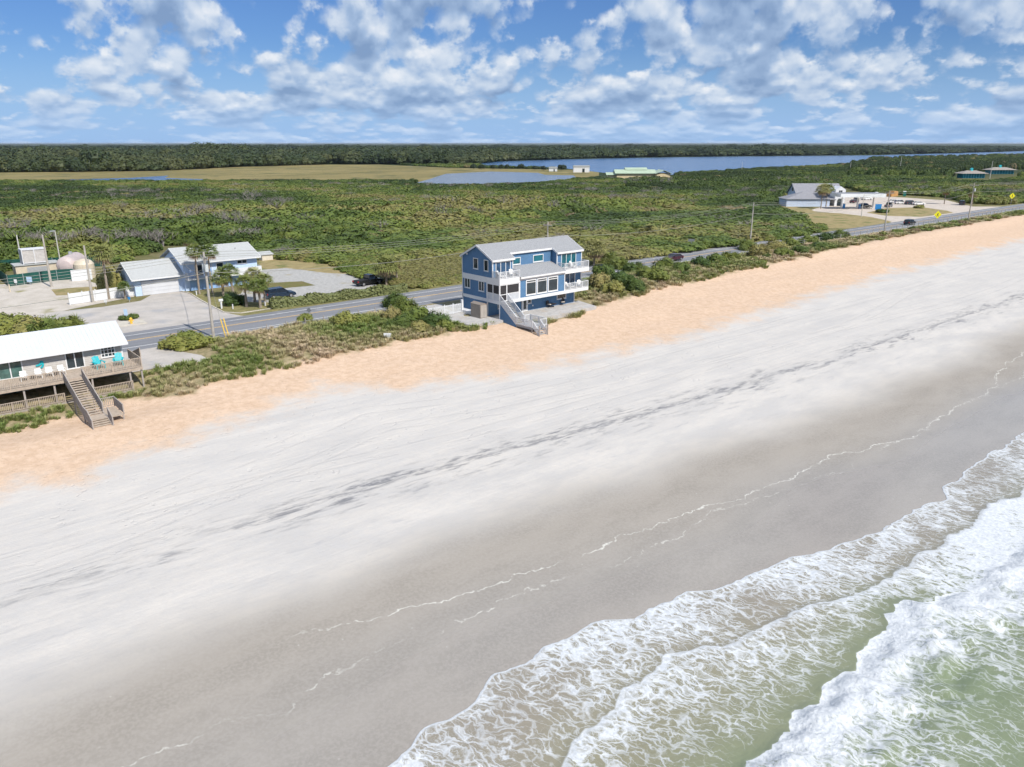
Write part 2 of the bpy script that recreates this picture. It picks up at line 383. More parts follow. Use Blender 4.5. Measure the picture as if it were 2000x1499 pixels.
    nt.put(b.inputs['Base Color'], nt.mix(foam, wc, fcol))
    nt.put(b.inputs['Roughness'], nt.m('ADD', .10, nt.m('MULTIPLY', foam, .7)))
    b.inputs['IOR'].default_value = 1.33; b.inputs['Specular IOR Level'].default_value = .5
    rip = nt.noise(nt.comb(nt.m('MULTIPLY', X, .7), nt.m('MULTIPLY', Y, 1.3), 0), 1.3, 5, .6)
    nt.put(b.inputs['Normal'], nt.bump(nt.m('ADD', nt.m('MULTIPLY', rip, .8), nt.m('MULTIPLY', nf, nt.m('ADD', .2, nt.m('MULTIPLY', white, 1.2)))), .6, .12))
    return m
def mat_ground():
    m, nt, b = newmat('scrub_ground'); P = nt.pos(); X, Y, Z = nt.xyz(P)
    n = nt.noise(P, .35, 6, .65); n2 = nt.noise(P, 2.5, 4, .7); n3 = nt.noise(P, .012, 4, .55)
    near = nt.ramp(nt.m('ADD', nt.m('MULTIPLY', n, .6), nt.m('MULTIPLY', n2, .4)), [(.3, (.10, .11, .04)), (.48, (.17, .16, .07)), (.6, (.25, .21, .115)), (.75, (.33, .28, .18))])
    far = nt.mix(nt.ss(n3, .35, .65), (.030, .045, .020), (.055, .070, .030))
    nt.put(b.inputs['Base Color'], nt.mix(nt.ss(Y, 150.0, 260.0), near, far)); b.inputs['Roughness'].default_value = .95
    b.inputs['Specular IOR Level'].default_value = .1
    nt.put(b.inputs['Normal'], nt.bump(n2, .8, .1)); return m
def mat_sheet(name, lo, hi, sc=.6, det=6, rough=.9, bump=.4, bsc=8.0, spec=.2, extra=None, streak=None):
    m, nt, b = newmat(name); P = nt.pos(); X, Y, Z = nt.xyz(P)
    v = P if streak is None else nt.comb(nt.m('MULTIPLY', X, streak[0]), nt.m('MULTIPLY', Y, streak[1]), 0)
    n = nt.noise(v, sc, det, .65); n2 = nt.noise(P, sc * 11, 3, .65)
    c = nt.mix(nt.ss(nt.m('ADD', nt.m('MULTIPLY', n, .65), nt.m('MULTIPLY', n2, .35)), .32, .68), lo, hi)
    if extra: c = nt.mix(nt.ss(nt.noise(P, extra[0], 4, .6), extra[1], extra[2]), c, extra[3])
    nt.put(b.inputs['Base Color'], c); b.inputs['Roughness'].default_value = rough; b.inputs['Specular IOR Level'].default_value = spec
    nt.put(b.inputs['Normal'], nt.bump(nt.noise(P, bsc, 4, .7), bump, .03)); return m
def mat_lagoon(name, col, sc):
    m, nt, b = newmat(name); P = nt.pos(); X, Y, Z = nt.xyz(P)
    n = nt.noise(nt.comb(nt.m('MULTIPLY', X, .02), nt.m('MULTIPLY', Y, .05), 0), 1.0, 4, .6)
    nt.put(b.inputs['Base Color'], nt.mix(nt.ss(n, .35, .65), tuple(c * .8 for c in col), col)); b.inputs['Roughness'].default_value = .22
    b.inputs['IOR'].default_value = 1.33
    nt.put(b.inputs['Normal'], nt.bump(nt.noise(P, sc, 4, .6), .8, .35)); return m
# traced boundary lines (photo pixels -> beach surface)
def line(pts): 
    q = sorted(hit(u, v) for u, v in pts); return [a for a, _ in q], [b_ for _, b_ in q]
L_or = line([(0, 985), (300, 880), (500, 815), (640, 765), (860, 750), (1100, 715), (1400, 640), (1700, 545), (2000, 468)])
L_dk = line([(0, 1185), (170, 1125), (480, 1020), (900, 905), (1400, 768), (1800, 645), (2000, 578)])
L_wet = line([(0, 1375), (500, 1185), (1000, 990), (1500, 835), (1800, 725), (2000, 640)])
L_fa = line([(560, 1250), (680, 1215), (860, 1175), (1000, 1130), (1200, 1060), (1330, 1005), (1440, 975), (1640, 890), (1780, 855), (1880, 790), (1940, 760), (1960, 715), (2000, 690)])
L_fb = line([(400, 1420), (555, 1390), (640, 1330), (780, 1262), (900, 1215), (1060, 1140), (1220, 1100), (1380, 1010), (1480, 970), (1640, 925)])
L_veg = line([(0, 852), (100, 815), (145, 815), (215, 785), (290, 782), (370, 775), (430, 745), (560, 715), (720, 682), (880, 655), (975, 632), (1060, 640), (1180, 596), (1290, 565), (1390, 545), (1490, 520), (1560, 505), (1740, 465), (1900, 438), (2000, 420)])
def fline(L, X):
    y = np.interp(X, L[0], L[1])
    if len(L) > 2: y = y + L[2] * (vnoise(X, X * 0, .45, L[3]) - .5 + .55 * (vnoise(X, X * 0, 1.3, L[3] + 1) - .5) + .3 * (vnoise(X, X * 0, 3.4, L[3] + 2) - .5))
    return y
def seaz(u, v): return at(u, v, -3.35)
def sline(pts): 
    q = sorted(seaz(u, v) for u, v in pts); return [a for a, _ in q], [b_ for _, b_ in q]
E1 = sline([(700, 1560), (765, 1499), (830, 1435), (870, 1412), (930, 1362), (960, 1325), (1040, 1283), (1130, 1240), (1165, 1218), (1250, 1214), (1268, 1192), (1320, 1162), (1390, 1152), (1480, 1118), (1545, 1090), (1640, 1064), (1690, 1045), (1750, 1012), (1838, 975), (1846, 950), (1872, 932), (1915, 900), (1960, 868), (2000, 846)])
E2 = sline([(1060, 1540), (1096, 1499), (1122, 1448), (1220, 1364), (1298, 1276), (1360, 1272), (1432, 1258), (1470, 1235), (1532, 1205), (1640, 1165), (1745, 1118), (1820, 1062), (1900, 1030), (1935, 985), (2000, 955)])
E3 = sline([(1420, 1560), (1473, 1499), (1590, 1370), (1675, 1292), (1733, 1208), (1766, 1178), (1860, 1165), (1900, 1140), (1960, 1090), (2000, 1060)])
E1 += (.55, 41); E2 += (1.0, 44); E3 += (.9, 47)
def grid(name, xs, ys, zf, m, attrs=None, yf=None):
    XX, YY = np.meshgrid(xs, ys); 
    if yf is not None: YY = yf(XX, YY)
    ZZ = zf(XX, YY); nx, ny = len(xs), len(ys)
    me = bpy.data.meshes.new(name); me.vertices.add(nx * ny)
    me.vertices.foreach_set('co', np.stack([XX, YY, ZZ], -1).reshape(-1).astype(np.float32))
    i = np.arange(nx - 1)[None, :] + (np.arange(ny - 1) * nx)[:, None]
    q = np.stack([i, i + 1, i + nx + 1, i + nx], -1).reshape(-1)
    nf = (nx - 1) * (ny - 1); me.loops.add(nf * 4); me.loops.foreach_set('vertex_index', q.astype(np.int32))
    me.polygons.add(nf); me.polygons.foreach_set('loop_start', np.arange(0, nf * 4, 4, dtype=np.int32))
    me.update(calc_edges=True); me.polygons.foreach_set('use_smooth', [True] * nf)
    for k, fn in (attrs or {}).items():
        a = me.attributes.new(k, 'FLOAT', 'POINT'); a.data.foreach_set('value', fn(XX, YY).reshape(-1).astype(np.float32))
    me.validate(); me.materials.append(m); o = bpy.data.objects.new(name, me); COL.objects.link(o); return o
def vnoise(X, Y, sc, seed):
    """cheap smooth value noise for vertex displacement"""
    x = X * sc + seed * 17.3; y = Y * sc + seed * 9.1; x0 = np.floor(x); y0 = np.floor(y); fx = x - x0; fy = y - y0
    fx = fx * fx * (3 - 2 * fx); fy = fy * fy * (3 - 2 * fy)
    def h(a, b): 
        t = np.sin(a * 127.1 + b * 311.7 + seed * 74.7) * 43758.5453; return t - np.floor(t)
    return (h(x0, y0) * (1 - fx) + h(x0 + 1, y0) * fx) * (1 - fy) + (h(x0, y0 + 1) * (1 - fx) + h(x0 + 1, y0 + 1) * fx) * fy
# ---- beach sheet
bx = np.concatenate([np.linspace(-3000, -60, 24), np.arange(-55, 200, .8), np.arange(200, 460, 3.0), np.linspace(470, 6000, 40)])
by = np.concatenate([np.linspace(-3000, -70, 10), np.linspace(-60, 4, 20), np.arange(5, 97.9, .6), [97.95]])
def beach_z(X, Y):
    z = terr(X, Y); e = fline(E1, X)
    z = z - .10 * sst(e - Y, 0.0, 1.2)
    rough = sst(Y, 46, 60)
    z = z + rough * ((vnoise(X, Y, .55, 1) - .5) * .10 + (vnoise(X, Y, .16, 2) - .5) * .16) * (1 - sst(Y, 93, 97))
    z = z + (vnoise(X * .3, Y, .35, 3) - .5) * .10 * sst(Y, 30, 42)
    flat = (1 - sst(X, 30, 36)) * sst(Y, 86.5, 88.5); z = z * (1 - flat) - .03 * flat
    cut = np.exp(-((Y - fline(L_dk, X) - 3.0) / 1.3) ** 2) * .12 * vnoise(X, Y * .2, .2, 5)      # small scarp above the wrack
    return z - cut
beach = grid('beach', bx, by, beach_z, mat_beach(), {
    'dor': lambda X, Y: Y - fline(L_or, X), 'ddk': lambda X, Y: Y - fline(L_dk, X), 'dwet': lambda X, Y: Y - fline(L_wet, X),
    'dfa': lambda X, Y: Y - fline(L_fa, X), 'dfb': lambda X, Y: Y - fline(L_fb, X), 'dveg': lambda X, Y: Y - fline(L_veg, X),
    'dt1': lambda X, Y: Y - fline(L_or, X) + 5.5 + 2.2 * np.sin(X * .045 + 1), 'dt2': lambda X, Y: Y - fline(L_or, X) + 10.5 + 1.6 * np.sin(X * .07), 'dt3': lambda X, Y: Y - fline(L_dk, X) - 6.5 - 1.2 * np.sin(X * .06 + 2)})
tag(beach, 'broad beach of orange and pale grey sand', kind='structure')
# ---- sea
sx_ = np.concatenate([np.linspace(-3000, -30, 24), np.arange(-26, 150, .3), np.arange(150, 320, 2.0), np.linspace(330, 6000, 40)])
ss_ = np.concatenate([np.arange(0, 2, .12), np.arange(2, 34, .22), np.arange(34, 70, 1.0), np.linspace(75, 3000, 30)])
def s2f(X, Y): return fline(E2, X) - Y
def s3f(X, Y): return fline(E3, X) - Y
def sea_z(X, Y):
    e = fline(E1, X); s = e - Y
    ze = interp(e, PY, PZ) + .015
    z = ze + (-3.5 - ze) * sst(s, .3, 9.0)
    z = z + .05 * sst(s, 0, .12) * np.exp(-s / .5)
    s2 = s2f(X, Y); z = z + .11 * sst(s2, -.25, .35) * np.exp(-np.maximum(s2, 0) / 2.4) * (.5 + vnoise(X, Y, .5, 11))
    s3 = s3f(X, Y); amp = .36 * (.6 + .6 * vnoise(X, Y * 0, .10, 12))
    z = z + amp * sst(s3, -.5, 1.6) * np.exp(-np.maximum(s3 - 1.6, 0) / 4.5)
    ww = sst(s3, -.2, .5) * (1 - sst(s3, 4.0, 7.0))
    z = z + ww * ((vnoise(X, Y, 1.1, 13) - .5) * .42 + (vnoise(X, Y, 2.6, 14) - .5) * .24)
    z = z + ((vnoise(X, Y, .22, 15) - .5) * .25 + (vnoise(X, Y, .7, 16) - .5) * .09) * sst(s, 3, 12)
    far = sst(s, 30, 60)
    return z + far * .25 * np.sin(Y * .35 + 3 * vnoise(X, Y, .03, 17))
sea = grid('sea', sx_, ss_, sea_z, mat_sea(), {'s1': lambda X, Y: fline(E1, X) - Y, 's2': s2f, 's3': s3f}, yf=lambda X, Sg: fline(E1, X) - Sg)
tag(sea, 'green sea with foaming surf', kind='structure')
# ---- inland ground
gx = np.concatenate([np.linspace(-30000, -200, 20), np.linspace(-150, 900, 60), np.linspace(1000, 40000, 30)])
gy = np.concatenate([[97.9], np.linspace(100, 460, 60), np.linspace(520, 40000, 40)])
ground = grid('ground', gx, gy, lambda X, Y: terr(X, Y) - .012, mat_ground()); tag(ground, 'scrubby ground inland of the road', kind='structure')

# ================================================================ flat sheets
def sheet(name, poly, z, m, label=None):
    o = meshobj(name, [(x, y, z) for x, y in poly], [tuple(range(len(poly)))], m)
    bm = bmesh.new(); bm.from_mesh(o.data); bmesh.ops.triangulate(bm, faces=bm.faces); bmesh.ops.recalc_face_normals(bm, faces=bm.faces)
    for f in bm.faces:
        if f.normal.z < 0: f.normal_flip()
    bm.to_mesh(o.data); bm.free(); return tag(o, label, kind='structure')
M_asph = mat_sheet('asphalt', (.175, .18, .195), (.245, .25, .265), .5, 6, .9, .3, 25, extra=(.22, .55, .7, (.30, .30, .305)), streak=(.08, 1.6))
M_shou = mat_sheet('road_shoulder_tarmac', (.25, .25, .255), (.34, .335, .325), .6)
M_conc = mat_sheet('worn_concrete', (.40, .37, .335), (.525, .485, .445), .35, 6, .9, .2, 20, extra=(.18, .52, .68, (.36, .355, .36)))
M_grav = mat_sheet('grey_gravel', (.30, .295, .28), (.50, .485, .46), 1.6, 6, .95, .9, 14, extra=(.25, .55, .7, (.34, .30, .20)))
M_sandy = mat_sheet('sandy_clearing', (.44, .395, .335), (.58, .53, .47), .4, 6, .95, .5, 10, extra=(.16, .56, .7, (.27, .25, .12)))
M_verge = mat_sheet('mown_verge', (.13, .135, .045), (.30, .26, .12), .8, 6, .95, .9, 9)
M_dry = mat_sheet('dry_lawn', (.24, .19, .085), (.37, .30, .15), .5, 6, .95, .8, 8, extra=(.2, .5, .68, (.16, .17, .06)))
M_marsh = mat_sheet('marsh_grass', (.155, .135, .05), (.29, .235, .10), .02, 6, .95, .0, 1, streak=(.35, 1.0), extra=(.03, .54, .64, (.13, .125, .05)))
M_path = mat_sheet('pale_dirt', (.45, .39, .33), (.60, .53, .46), .4)
M_lag = mat_lagoon('lagoon_water', (.035, .115, .27), .12)
M_pond = mat_lagoon('pond_water', (.16, .19, .24), .25)
M_white_paint = pm('white_road_paint', (.72, .72, .70), .8, .18, 2.0)
M_yellow_paint = pm('yellow_road_paint', (.70, .46, .17), .8, .15, 2.0)
M_curb = pm('concrete_kerb', (.52, .48, .41), .9, .2, 1.5, .3)
RX0, RX1 = -900, 2500
sheet('road_verge', [(RX0, 97.96), (RX1, 97.96), (RX1, 110.9), (RX0, 110.9)], .004, M_verge, 'narrow strip of dry grass beside the road')
road = sheet('road', [(RX0, 97.6), (RX1, 97.6), (RX1, 108.3), (RX0, 108.3)], .016, M_asph, 'two lane coastal road')
for nm, yy, m_, w_ in (('edge_line', 99.75, M_white_paint, .16), ('edge_line', 106.45, M_white_paint, .16), ('centre_line', 103.46, M_yellow_paint, .13), ('centre_line', 103.76, M_yellow_paint, .13)):
    sheet(nm, [(RX0, yy - w_ / 2), (RX1, yy - w_ / 2), (RX1, yy + w_ / 2), (RX0, yy + w_ / 2)], .0215, m_, 'painted line along the road')
ar = at(553, 639); sheet('painted_arrow', [(ar[0] - 2.0, 98.55), (ar[0] + 1.2, 98.55), (ar[0] + 1.2, 98.85), (ar[0] - 2.0, 98.85)], .0215, M_white_paint, 'short white mark on the near road shoulder')
sheet('sandy_clearing', pxpoly([(-60, 548), (0, 556), (70, 552), (110, 548), (160, 545), (205, 560), (262, 568), (262, 580), (140, 604), (-60, 650)]), .009, M_sandy, 'sandy clearing in front of the green fence')
sheet('driveway', [(6, 107.6), (-14, 124)] + pxpoly([(0, 628), (105, 610), (200, 600), (275, 588), (300, 574), (352, 570), (373, 575), (392, 587), (418, 601), (438, 611), (470, 617)]) + [(42.5, 107.6)], .013, M_conc, 'wide pale concrete driveway off the road')
sheet('parking_apron', [(-12, 88.8), (-12, 97.9), (31.5, 97.9)] + pxpoly([(322, 682), (392, 694), (424, 711)]) + [(24.5, 88.2)], .02, M_conc, 'concrete parking apron beside the grey beach house')
sheet('gravel_lot', pxpoly([(412, 588), (440, 578), (470, 575), (505, 520), (560, 510), (640, 520), (700, 545), (735, 556), (735, 562), (530, 598), (470, 604)]), .012, M_grav, 'grey gravel lot behind the hedge')
sheet('dry_yard', pxpoly([(505, 502), (540, 506), (640, 516), (690, 536), (640, 534), (560, 524), (507, 528)]), .017, M_dry, 'strip of dry grass behind the gravel lot')
sheet('gas_station_lot', pxpoly([(1580, 412), (1605, 404), (1640, 392), (1655, 384), (1700, 383), (1760, 386), (1850, 392), (1900, 404), (1960, 404), (2000, 400), (1960, 407), (1860, 419), (1800, 429), (1745, 436), (1690, 423)]), .010, M_path, 'pale parking lot of the gas station')
sheet('lawn', pxpoly([(1595, 415), (1640, 417), (1700, 424), (1742, 433), (1700, 441), (1660, 447), (1610, 446), (1560, 432), (1520, 412), (1530, 400), (1575, 406)]), .014, M_dry, 'dry lawn left of the gas station drive')
sheet('lawn', pxpoly([(1692, 416), (1730, 407), (1800, 405), (1850, 412), (1862, 416), (1800, 424), (1730, 422)]), .0145, M_dry, 'dry grass island in the gas station lot')
# marsh, creek, pond, lagoon
zz = -2.5
sheet('marsh', pxpoly([(-250, 356), (-250, 338), (150, 336), (300, 334), (480, 326), (620, 322), (740, 322), (870, 328), (960, 330), (1170, 333), (1170, 350), (1080, 354), (800, 357), (400, 358), (0, 359)], zz), zz + .02, M_marsh, 'yellow marsh grass flat in front of the far woods')
sheet('creek', pxpoly([(60, 359), (90, 353), (150, 350.5), (250, 348), (330, 343.5), (322, 348), (398, 350.5), (396, 359)], zz), zz + .05, M_lag, 'blue tidal creek in the marsh')
sheet('pond', pxpoly([(790, 364), (840, 350), (870, 340), (960, 335.5), (1050, 338), (1065, 342), (1120, 343), (1130, 350), (1060, 364), (900, 368)], zz), zz + .05, M_pond, 'grey blue pond behind the scrub')
sheet('lagoon', pxpoly([(960, 326), (985, 328), (1100, 329), (1180, 338), (1320, 342), (1450, 332), (1600, 324), (1690, 318), (1705, 311), (1800, 308), (2000, 303), (2400, 299), (2400, 293), (2000, 295.5), (1850, 300), (1700, 304), (1400, 306.5), (1230, 309), (1100, 312), (975, 316), (930, 321)], zz), zz + .055, M_lag, 'broad blue lagoon before the far shore')
# ================================================================ vegetation
def mat_leaf(name, stops, rnd='INSTANCER', rough=.6):
    """foliage: the plant's own hue comes from its tint, each leaf clump varies a little"""
    m, nt, b = newmat(name); P = nt.obj()
    t = nt.attr('tint', 'INSTANCER') if rnd == 'INSTANCER' else nt.new('ShaderNodeObjectInfo').outputs['Random']
    n = nt.noise(P, 3.1, 2, .6); t = nt.m('ADD', t, nt.m('MULTIPLY', nt.m('SUBTRACT', n, .5), .36), clamp=True)
    nt.put(b.inputs['Base Color'], nt.ramp(t, stops)); b.inputs['Roughness'].default_value = rough
    b.inputs['Specular IOR Level'].default_value = .25
    return m
G_STOPS = [(0.0, (.036, .058, .015)), (.25, (.062, .096, .020)), (.5, (.100, .142, .028)), (.72, (.155, .188, .040)), (.86, (.205, .195, .060)), (1.0, (.20, .15, .085))]
M_scrub = mat_leaf('scrub_leaves', G_STOPS)
M_canopy = mat_leaf('canopy_leaves', [(0, (.022, .036, .016)), (.5, (.045, .065, .024)), (1.0, (.085, .095, .036))])
M_grass = mat_leaf('dune_grass_blades', [(0, (.14, .195, .045)), (.35, (.26, .265, .10)), (.65, (.42, .35, .20)), (1.0, (.50, .38, .26))])
M_shrub = mat_leaf('shrub_leaves', [(0, (.05, .085, .02)), (.4, (.11, .145, .03)), (.7, (.19, .20, .045)), (1.0, (.26, .21, .09))], 'OBJ')
M_greytwig = mat_leaf('grey_twigs', [(0, (.16, .145, .13)), (1.0, (.30, .27, .245))], 'OBJ')
M_frond = mat_leaf('palm_fronds', [(0, (.10, .145, .03)), (.6, (.18, .205, .055)), (1.0, (.26, .25, .09))], 'OBJ')
M_deadfrond = mat_leaf('dead_palm_fronds', [(0, (.30, .19, .10)), (1.0, (.46, .33, .20))], 'OBJ')
M_trunk = pm('palm_trunk_bark', (.30, .25, .20), .95, .3, 4.0, .9, 9.0)
M_bark = pm('grey_bark', (.25, .22, .195), .95, .25, 3.0, .6, 14.0)

def leafy(seed, lobes=7, n=520, size=.17, flat=.78, core=True, spiky=0.0, aspect=1.0):
    """a bush of radius about 1: leaf clumps over a cluster of lobes, plus a dark twiggy core"""
    r = random.Random(seed); V = []; F = []
    L = [(Vector((0, 0, .30)), .62)]
    for i in range(lobes):
        a = 6.283 * (i + r.random() * .7) / lobes; d = r.uniform(.35, .72)
        L.append((Vector((math.cos(a) * d, math.sin(a) * d, r.uniform(.12, .48))), r.uniform(.28, .46)))
    for i in range(n):
        c, rad = L[r.randrange(len(L))]
        while True:
            q = Vector((r.gauss(0, 1), r.gauss(0, 1), r.gauss(.35, 1)))
            if q.length > .1: break
        q.normalize()
        p = c + q * rad * r.uniform(.86, 1.06); p.z = max(.02, p.z) * flat / .78
        nrm = (q + Vector((r.uniform(-.5, .5), r.uniform(-.5, .5), r.uniform(-.1, .8)))).normalized()
        t = nrm.orthogonal().normalized(); t = (Matrix.Rotation(r.uniform(0, 6.28), 3, nrm) @ t); b = nrm.cross(t)
        w = size * r.uniform(.55, 1.2); h = w * aspect
        o = len(V)
        if spiky > 0:                                         # fan leaf: narrow triangles
            for k in range(5):
                ang = (k - 2) * .5; dr = (t * math.cos(ang) + b * math.sin(ang) + nrm * r.uniform(-.25, .35)).normalized()
                sd = nrm.cross(dr) * w * .13; o = len(V)
                V += [p - sd, p + sd, p + dr * w * spiky]; F.append((o, o + 1, o + 2))
        else:
            V += [p - t * w * .5, p - b * h * .42, p + t * w * .5, p + b * h * .42 + nrm * w * .12]; F.append((o, o + 1, o + 2, o + 3))
    if core:
        for c, rad in L:
            o = len(V); k = 7
            for j, (zz_, rr) in enumerate(((-.9, .45), (-.2, .86), (.5, .70))):
                for i in range(k):
                    a = 6.283 * i / k + j * .4; V.append(c + Vector((math.cos(a) * rr * rad, math.sin(a) * rr * rad, zz_ * rad)))
            V.append(c + Vector((0, 0, rad * .84)))
            for j in range(2):
                for i in range(k): F.append((o + j * k + i, o + j * k + (i + 1) % k, o + (j + 1) * k + (i + 1) % k, o + (j + 1) * k + i))
            for i in range(k): F.append((o + 2 * k + i, o + 2 * k + (i + 1) % k, o + 3 * k))
            for q_ in range(o, len(V)):
                V[q_].z = max(0.0, V[q_].z) * flat / .78
    return V, F
def branches(seed, h=1.0, n=5, depth=3, spread=.75, r0=.05):
    """bare twisted branching wood"""
    r = random.Random(seed); mb = MB()
    def grow(p, d, L, rad, k):
        pts = [p]; q = p; dd = d
        for i in range(3):
            dd = (dd + Vector((r.uniform(-.35, .35), r.uniform(-.35, .35), r.uniform(-.1, .25)))).normalized(); q = q + dd * L / 3; pts.append(q)
        mb.tube(pts, [rad, rad * .85, rad * .7, rad * .5], 5)
        if k > 0:
            for j in range(r.choice((2, 3))):
                a = r.uniform(0, 6.283); nd = (dd + Vector((math.cos(a), math.sin(a), r.uniform(-.1, .5))) * spread).normalized()
                grow(pts[r.choice((2, 3))], nd, L * r.uniform(.55, .8), rad * .55, k - 1)
    for i in range(n):
        a = 6.283 * i / n + r.random(); grow(Vector((math.cos(a) * .08, math.sin(a) * .08, 0)), Vector((math.cos(a) * .45, math.sin(a) * .45, 1)).normalized(), h * .45, r0, depth)
    return mb
def tuft(seed, n=46, h=1.0, spread=.55):
    r = random.Random(seed); V = []; F = []
    for i in range(n):
        a = r.uniform(0, 6.283); d = r.uniform(0, .35); p = Vector((math.cos(a) * d, math.sin(a) * d, 0))
        b = a + r.uniform(-.9, .9); tip = p + Vector((math.cos(b) * spread * r.uniform(.3, 1), math.sin(b) * spread * r.uniform(.3, 1), h * r.uniform(.55, 1)))
        s_ = Vector((-math.sin(b), math.cos(b), 0)) * .035; mid = p.lerp(tip, .55) + Vector((0, 0, .12)); o = len(V)
        V += [p - s_, p + s_, mid + s_ * .9, mid - s_ * .9, tip]; F += [(o, o + 1, o + 2, o + 3), (o + 3, o + 2, o + 4)]
    return V, F
PROTO = bpy.data.collections.new('plant_sources')            # sources for the scattered ground cover, not in the scene itself
def source(name, V, F, m):
    me = bpy.data.meshes.new(name); me.from_pydata([tuple(v) for v in V], [], F); me.materials.append(m); me.update()
    return me
def scatter(name, pts, scl, rotz, idx, tint, meshes, label, cat):
    c = bpy.data.collections.new(name + '_sources')
    for i, me in enumerate(meshes):
        c.objects.link(bpy.data.objects.new('%s_source_%02d' % (name, i), me))
    n = len(pts); me = bpy.data.meshes.new(name); me.vertices.add(n)
    me.vertices.foreach_set('co', np.asarray(pts, np.float32).reshape(-1))
    def put(nm, typ, arr, key):
        a = me.attributes.new(nm, typ, 'POINT'); a.data.foreach_set(key, arr.reshape(-1))
    put('scl', 'FLOAT_VECTOR', np.asarray(scl, np.float32), 'vector')
    rot = np.zeros((n, 3), np.float32); rot[:, 2] = rotz; put('rot', 'FLOAT_VECTOR', rot, 'vector')
    put('idx', 'INT', np.asarray(idx, np.int32), 'value'); put('tint', 'FLOAT', np.asarray(tint, np.float32), 'value')
    o = bpy.data.objects.new(name, me); COL.objects.link(o); tag(o, label, cat, kind='stuff')
    g = bpy.data.node_groups.new(name, 'GeometryNodeTree')
    g.interface.new_socket('Geometry', in_out='INPUT', socket_type='NodeSocketGeometry'); g.interface.new_socket('Geometry', in_out='OUTPUT', socket_type='NodeSocketGeometry')
    N = g.nodes; L = g.links; gi = N.new('NodeGroupInput'); go = N.new('NodeGroupOutput')
    ci = N.new('GeometryNodeCollectionInfo'); ci.inputs['Collection'].default_value = c
    ci.inputs['Separate Children'].default_value = True; ci.inputs['Reset Children'].default_value = True
    ip = N.new('GeometryNodeInstanceOnPoints'); ip.inputs['Pick Instance'].default_value = True
    def na(nm, typ):
        q = N.new('GeometryNodeInputNamedAttribute'); q.data_type = typ; q.inputs[0].default_value = nm; return q.outputs[0]
    e2r = N.new('FunctionNodeEulerToRotation'); L.new(na('rot', 'FLOAT_VECTOR'), e2r.inputs[0])
    L.new(gi.outputs[0], ip.inputs['Points']); L.new(ci.outputs[0], ip.inputs['Instance']); L.new(na('idx', 'INT'), ip.inputs['Instance Index'])
    L.new(e2r.outputs[0], ip.inputs['Rotation']); L.new(na('scl', 'FLOAT_VECTOR'), ip.inputs['Scale'])
    L.new(ip.outputs[0], go.inputs[0])
    md = o.modifiers.new('scatter', 'NODES'); md.node_group = g
    return o

scrub_meshes = [source('scrub_bush_%d' % i, *leafy(20 + i, 6 + i % 3, 900, .15, .62), M_scrub) for i in range(5)]
palmetto_mesh = source('palmetto', *leafy(40, 5, 150, .34, .75, core=True, spiky=1.5), M_scrub)
twig_mesh = (lambda b: source('bare_twigs', b.v, b.f, M_greytwig))(branches(77, 1.15, 6, 2, .9, .03))
canopy_meshes = [source('tree_crown_%d' % i, *leafy(60 + i, 8, 800, .16, .95), M_canopy) for i in range(4)]
grass_meshes = [source('grass_tuft_%d' % i, *tuft(80 + i), M_grass) for i in range(3)]

# ---- areas kept clear of scrub
CLEAR = [
    [(-300, 80)] + [(2500, 80), (2500, 110.6), (-300, 110.6)],
    [(-16, 105), (-16, 128)] + pxpoly([(-40, 556), (0, 528), (60, 520), (125, 519), (205, 516), (240, 500), (262, 500), (330, 478), (505, 478), (512, 500), (545, 505), (640, 512), (700, 538), (760, 553), (800, 562)]) + [(72, 105)],
    pxpoly([(1500, 392), (1535, 388), (1540, 372), (1655, 366), (1700, 379), (1760, 381), (1850, 386), (1900, 398), (1950, 400), (2010, 396), (2010, 430), (1650, 460), (1560, 440), (1520, 418)]),
    pxpoly([(1175, 354), (1240, 357), (1318, 361), (1325, 338), (1175, 334)], -2.4), pxpoly([(1855, 360), (1945, 358), (2010, 348), (2010, 330), (1855, 336)]),
    pxpoly([(-40, 497), (170, 493), (335, 486), (335, 476), (170, 483), (-40, 487)]), pxpoly([(1150, 338), (1150, 330), (1050, 330), (1050, 338)], -2.5)]
WATER = [pxpoly([(55, 358), (90, 352), (150, 349), (250, 347), (330, 341), (330, 349), (400, 350), (400, 358)], zz),
         pxpoly([(785, 364), (840, 349), (870, 338), (960, 333), (1065, 337), (1130, 342), (1140, 352), (1060, 366), (900, 370)], zz),
         pxpoly([(960, 327), (1100, 330), (1180, 339), (1320, 343), (1450, 333), (1600, 325), (1690, 319), (1705, 312), (1800, 309), (2000, 304), (2400, 300), (2400, 292), (2000, 295), (1850, 299.5), (1700, 303), (1400, 305.5), (1230, 308), (1100, 311), (975, 315), (920, 321)], zz)]
MARSH = pxpoly([(-250, 356), (-250, 338), (150, 336), (300, 334), (480, 326), (620, 322), (740, 321), (870, 327), (960, 329), (1180, 332), (1180, 352), (1080, 355), (800, 357), (400, 357), (0, 358)], zz)
def blocked(X, Y, marsh=True):
    b_ = np.zeros(X.shape, bool)
    for p in CLEAR + WATER: b_ |= inpoly(X, Y, p)
    if marsh: b_ |= inpoly(X, Y, MARSH)
    return b_
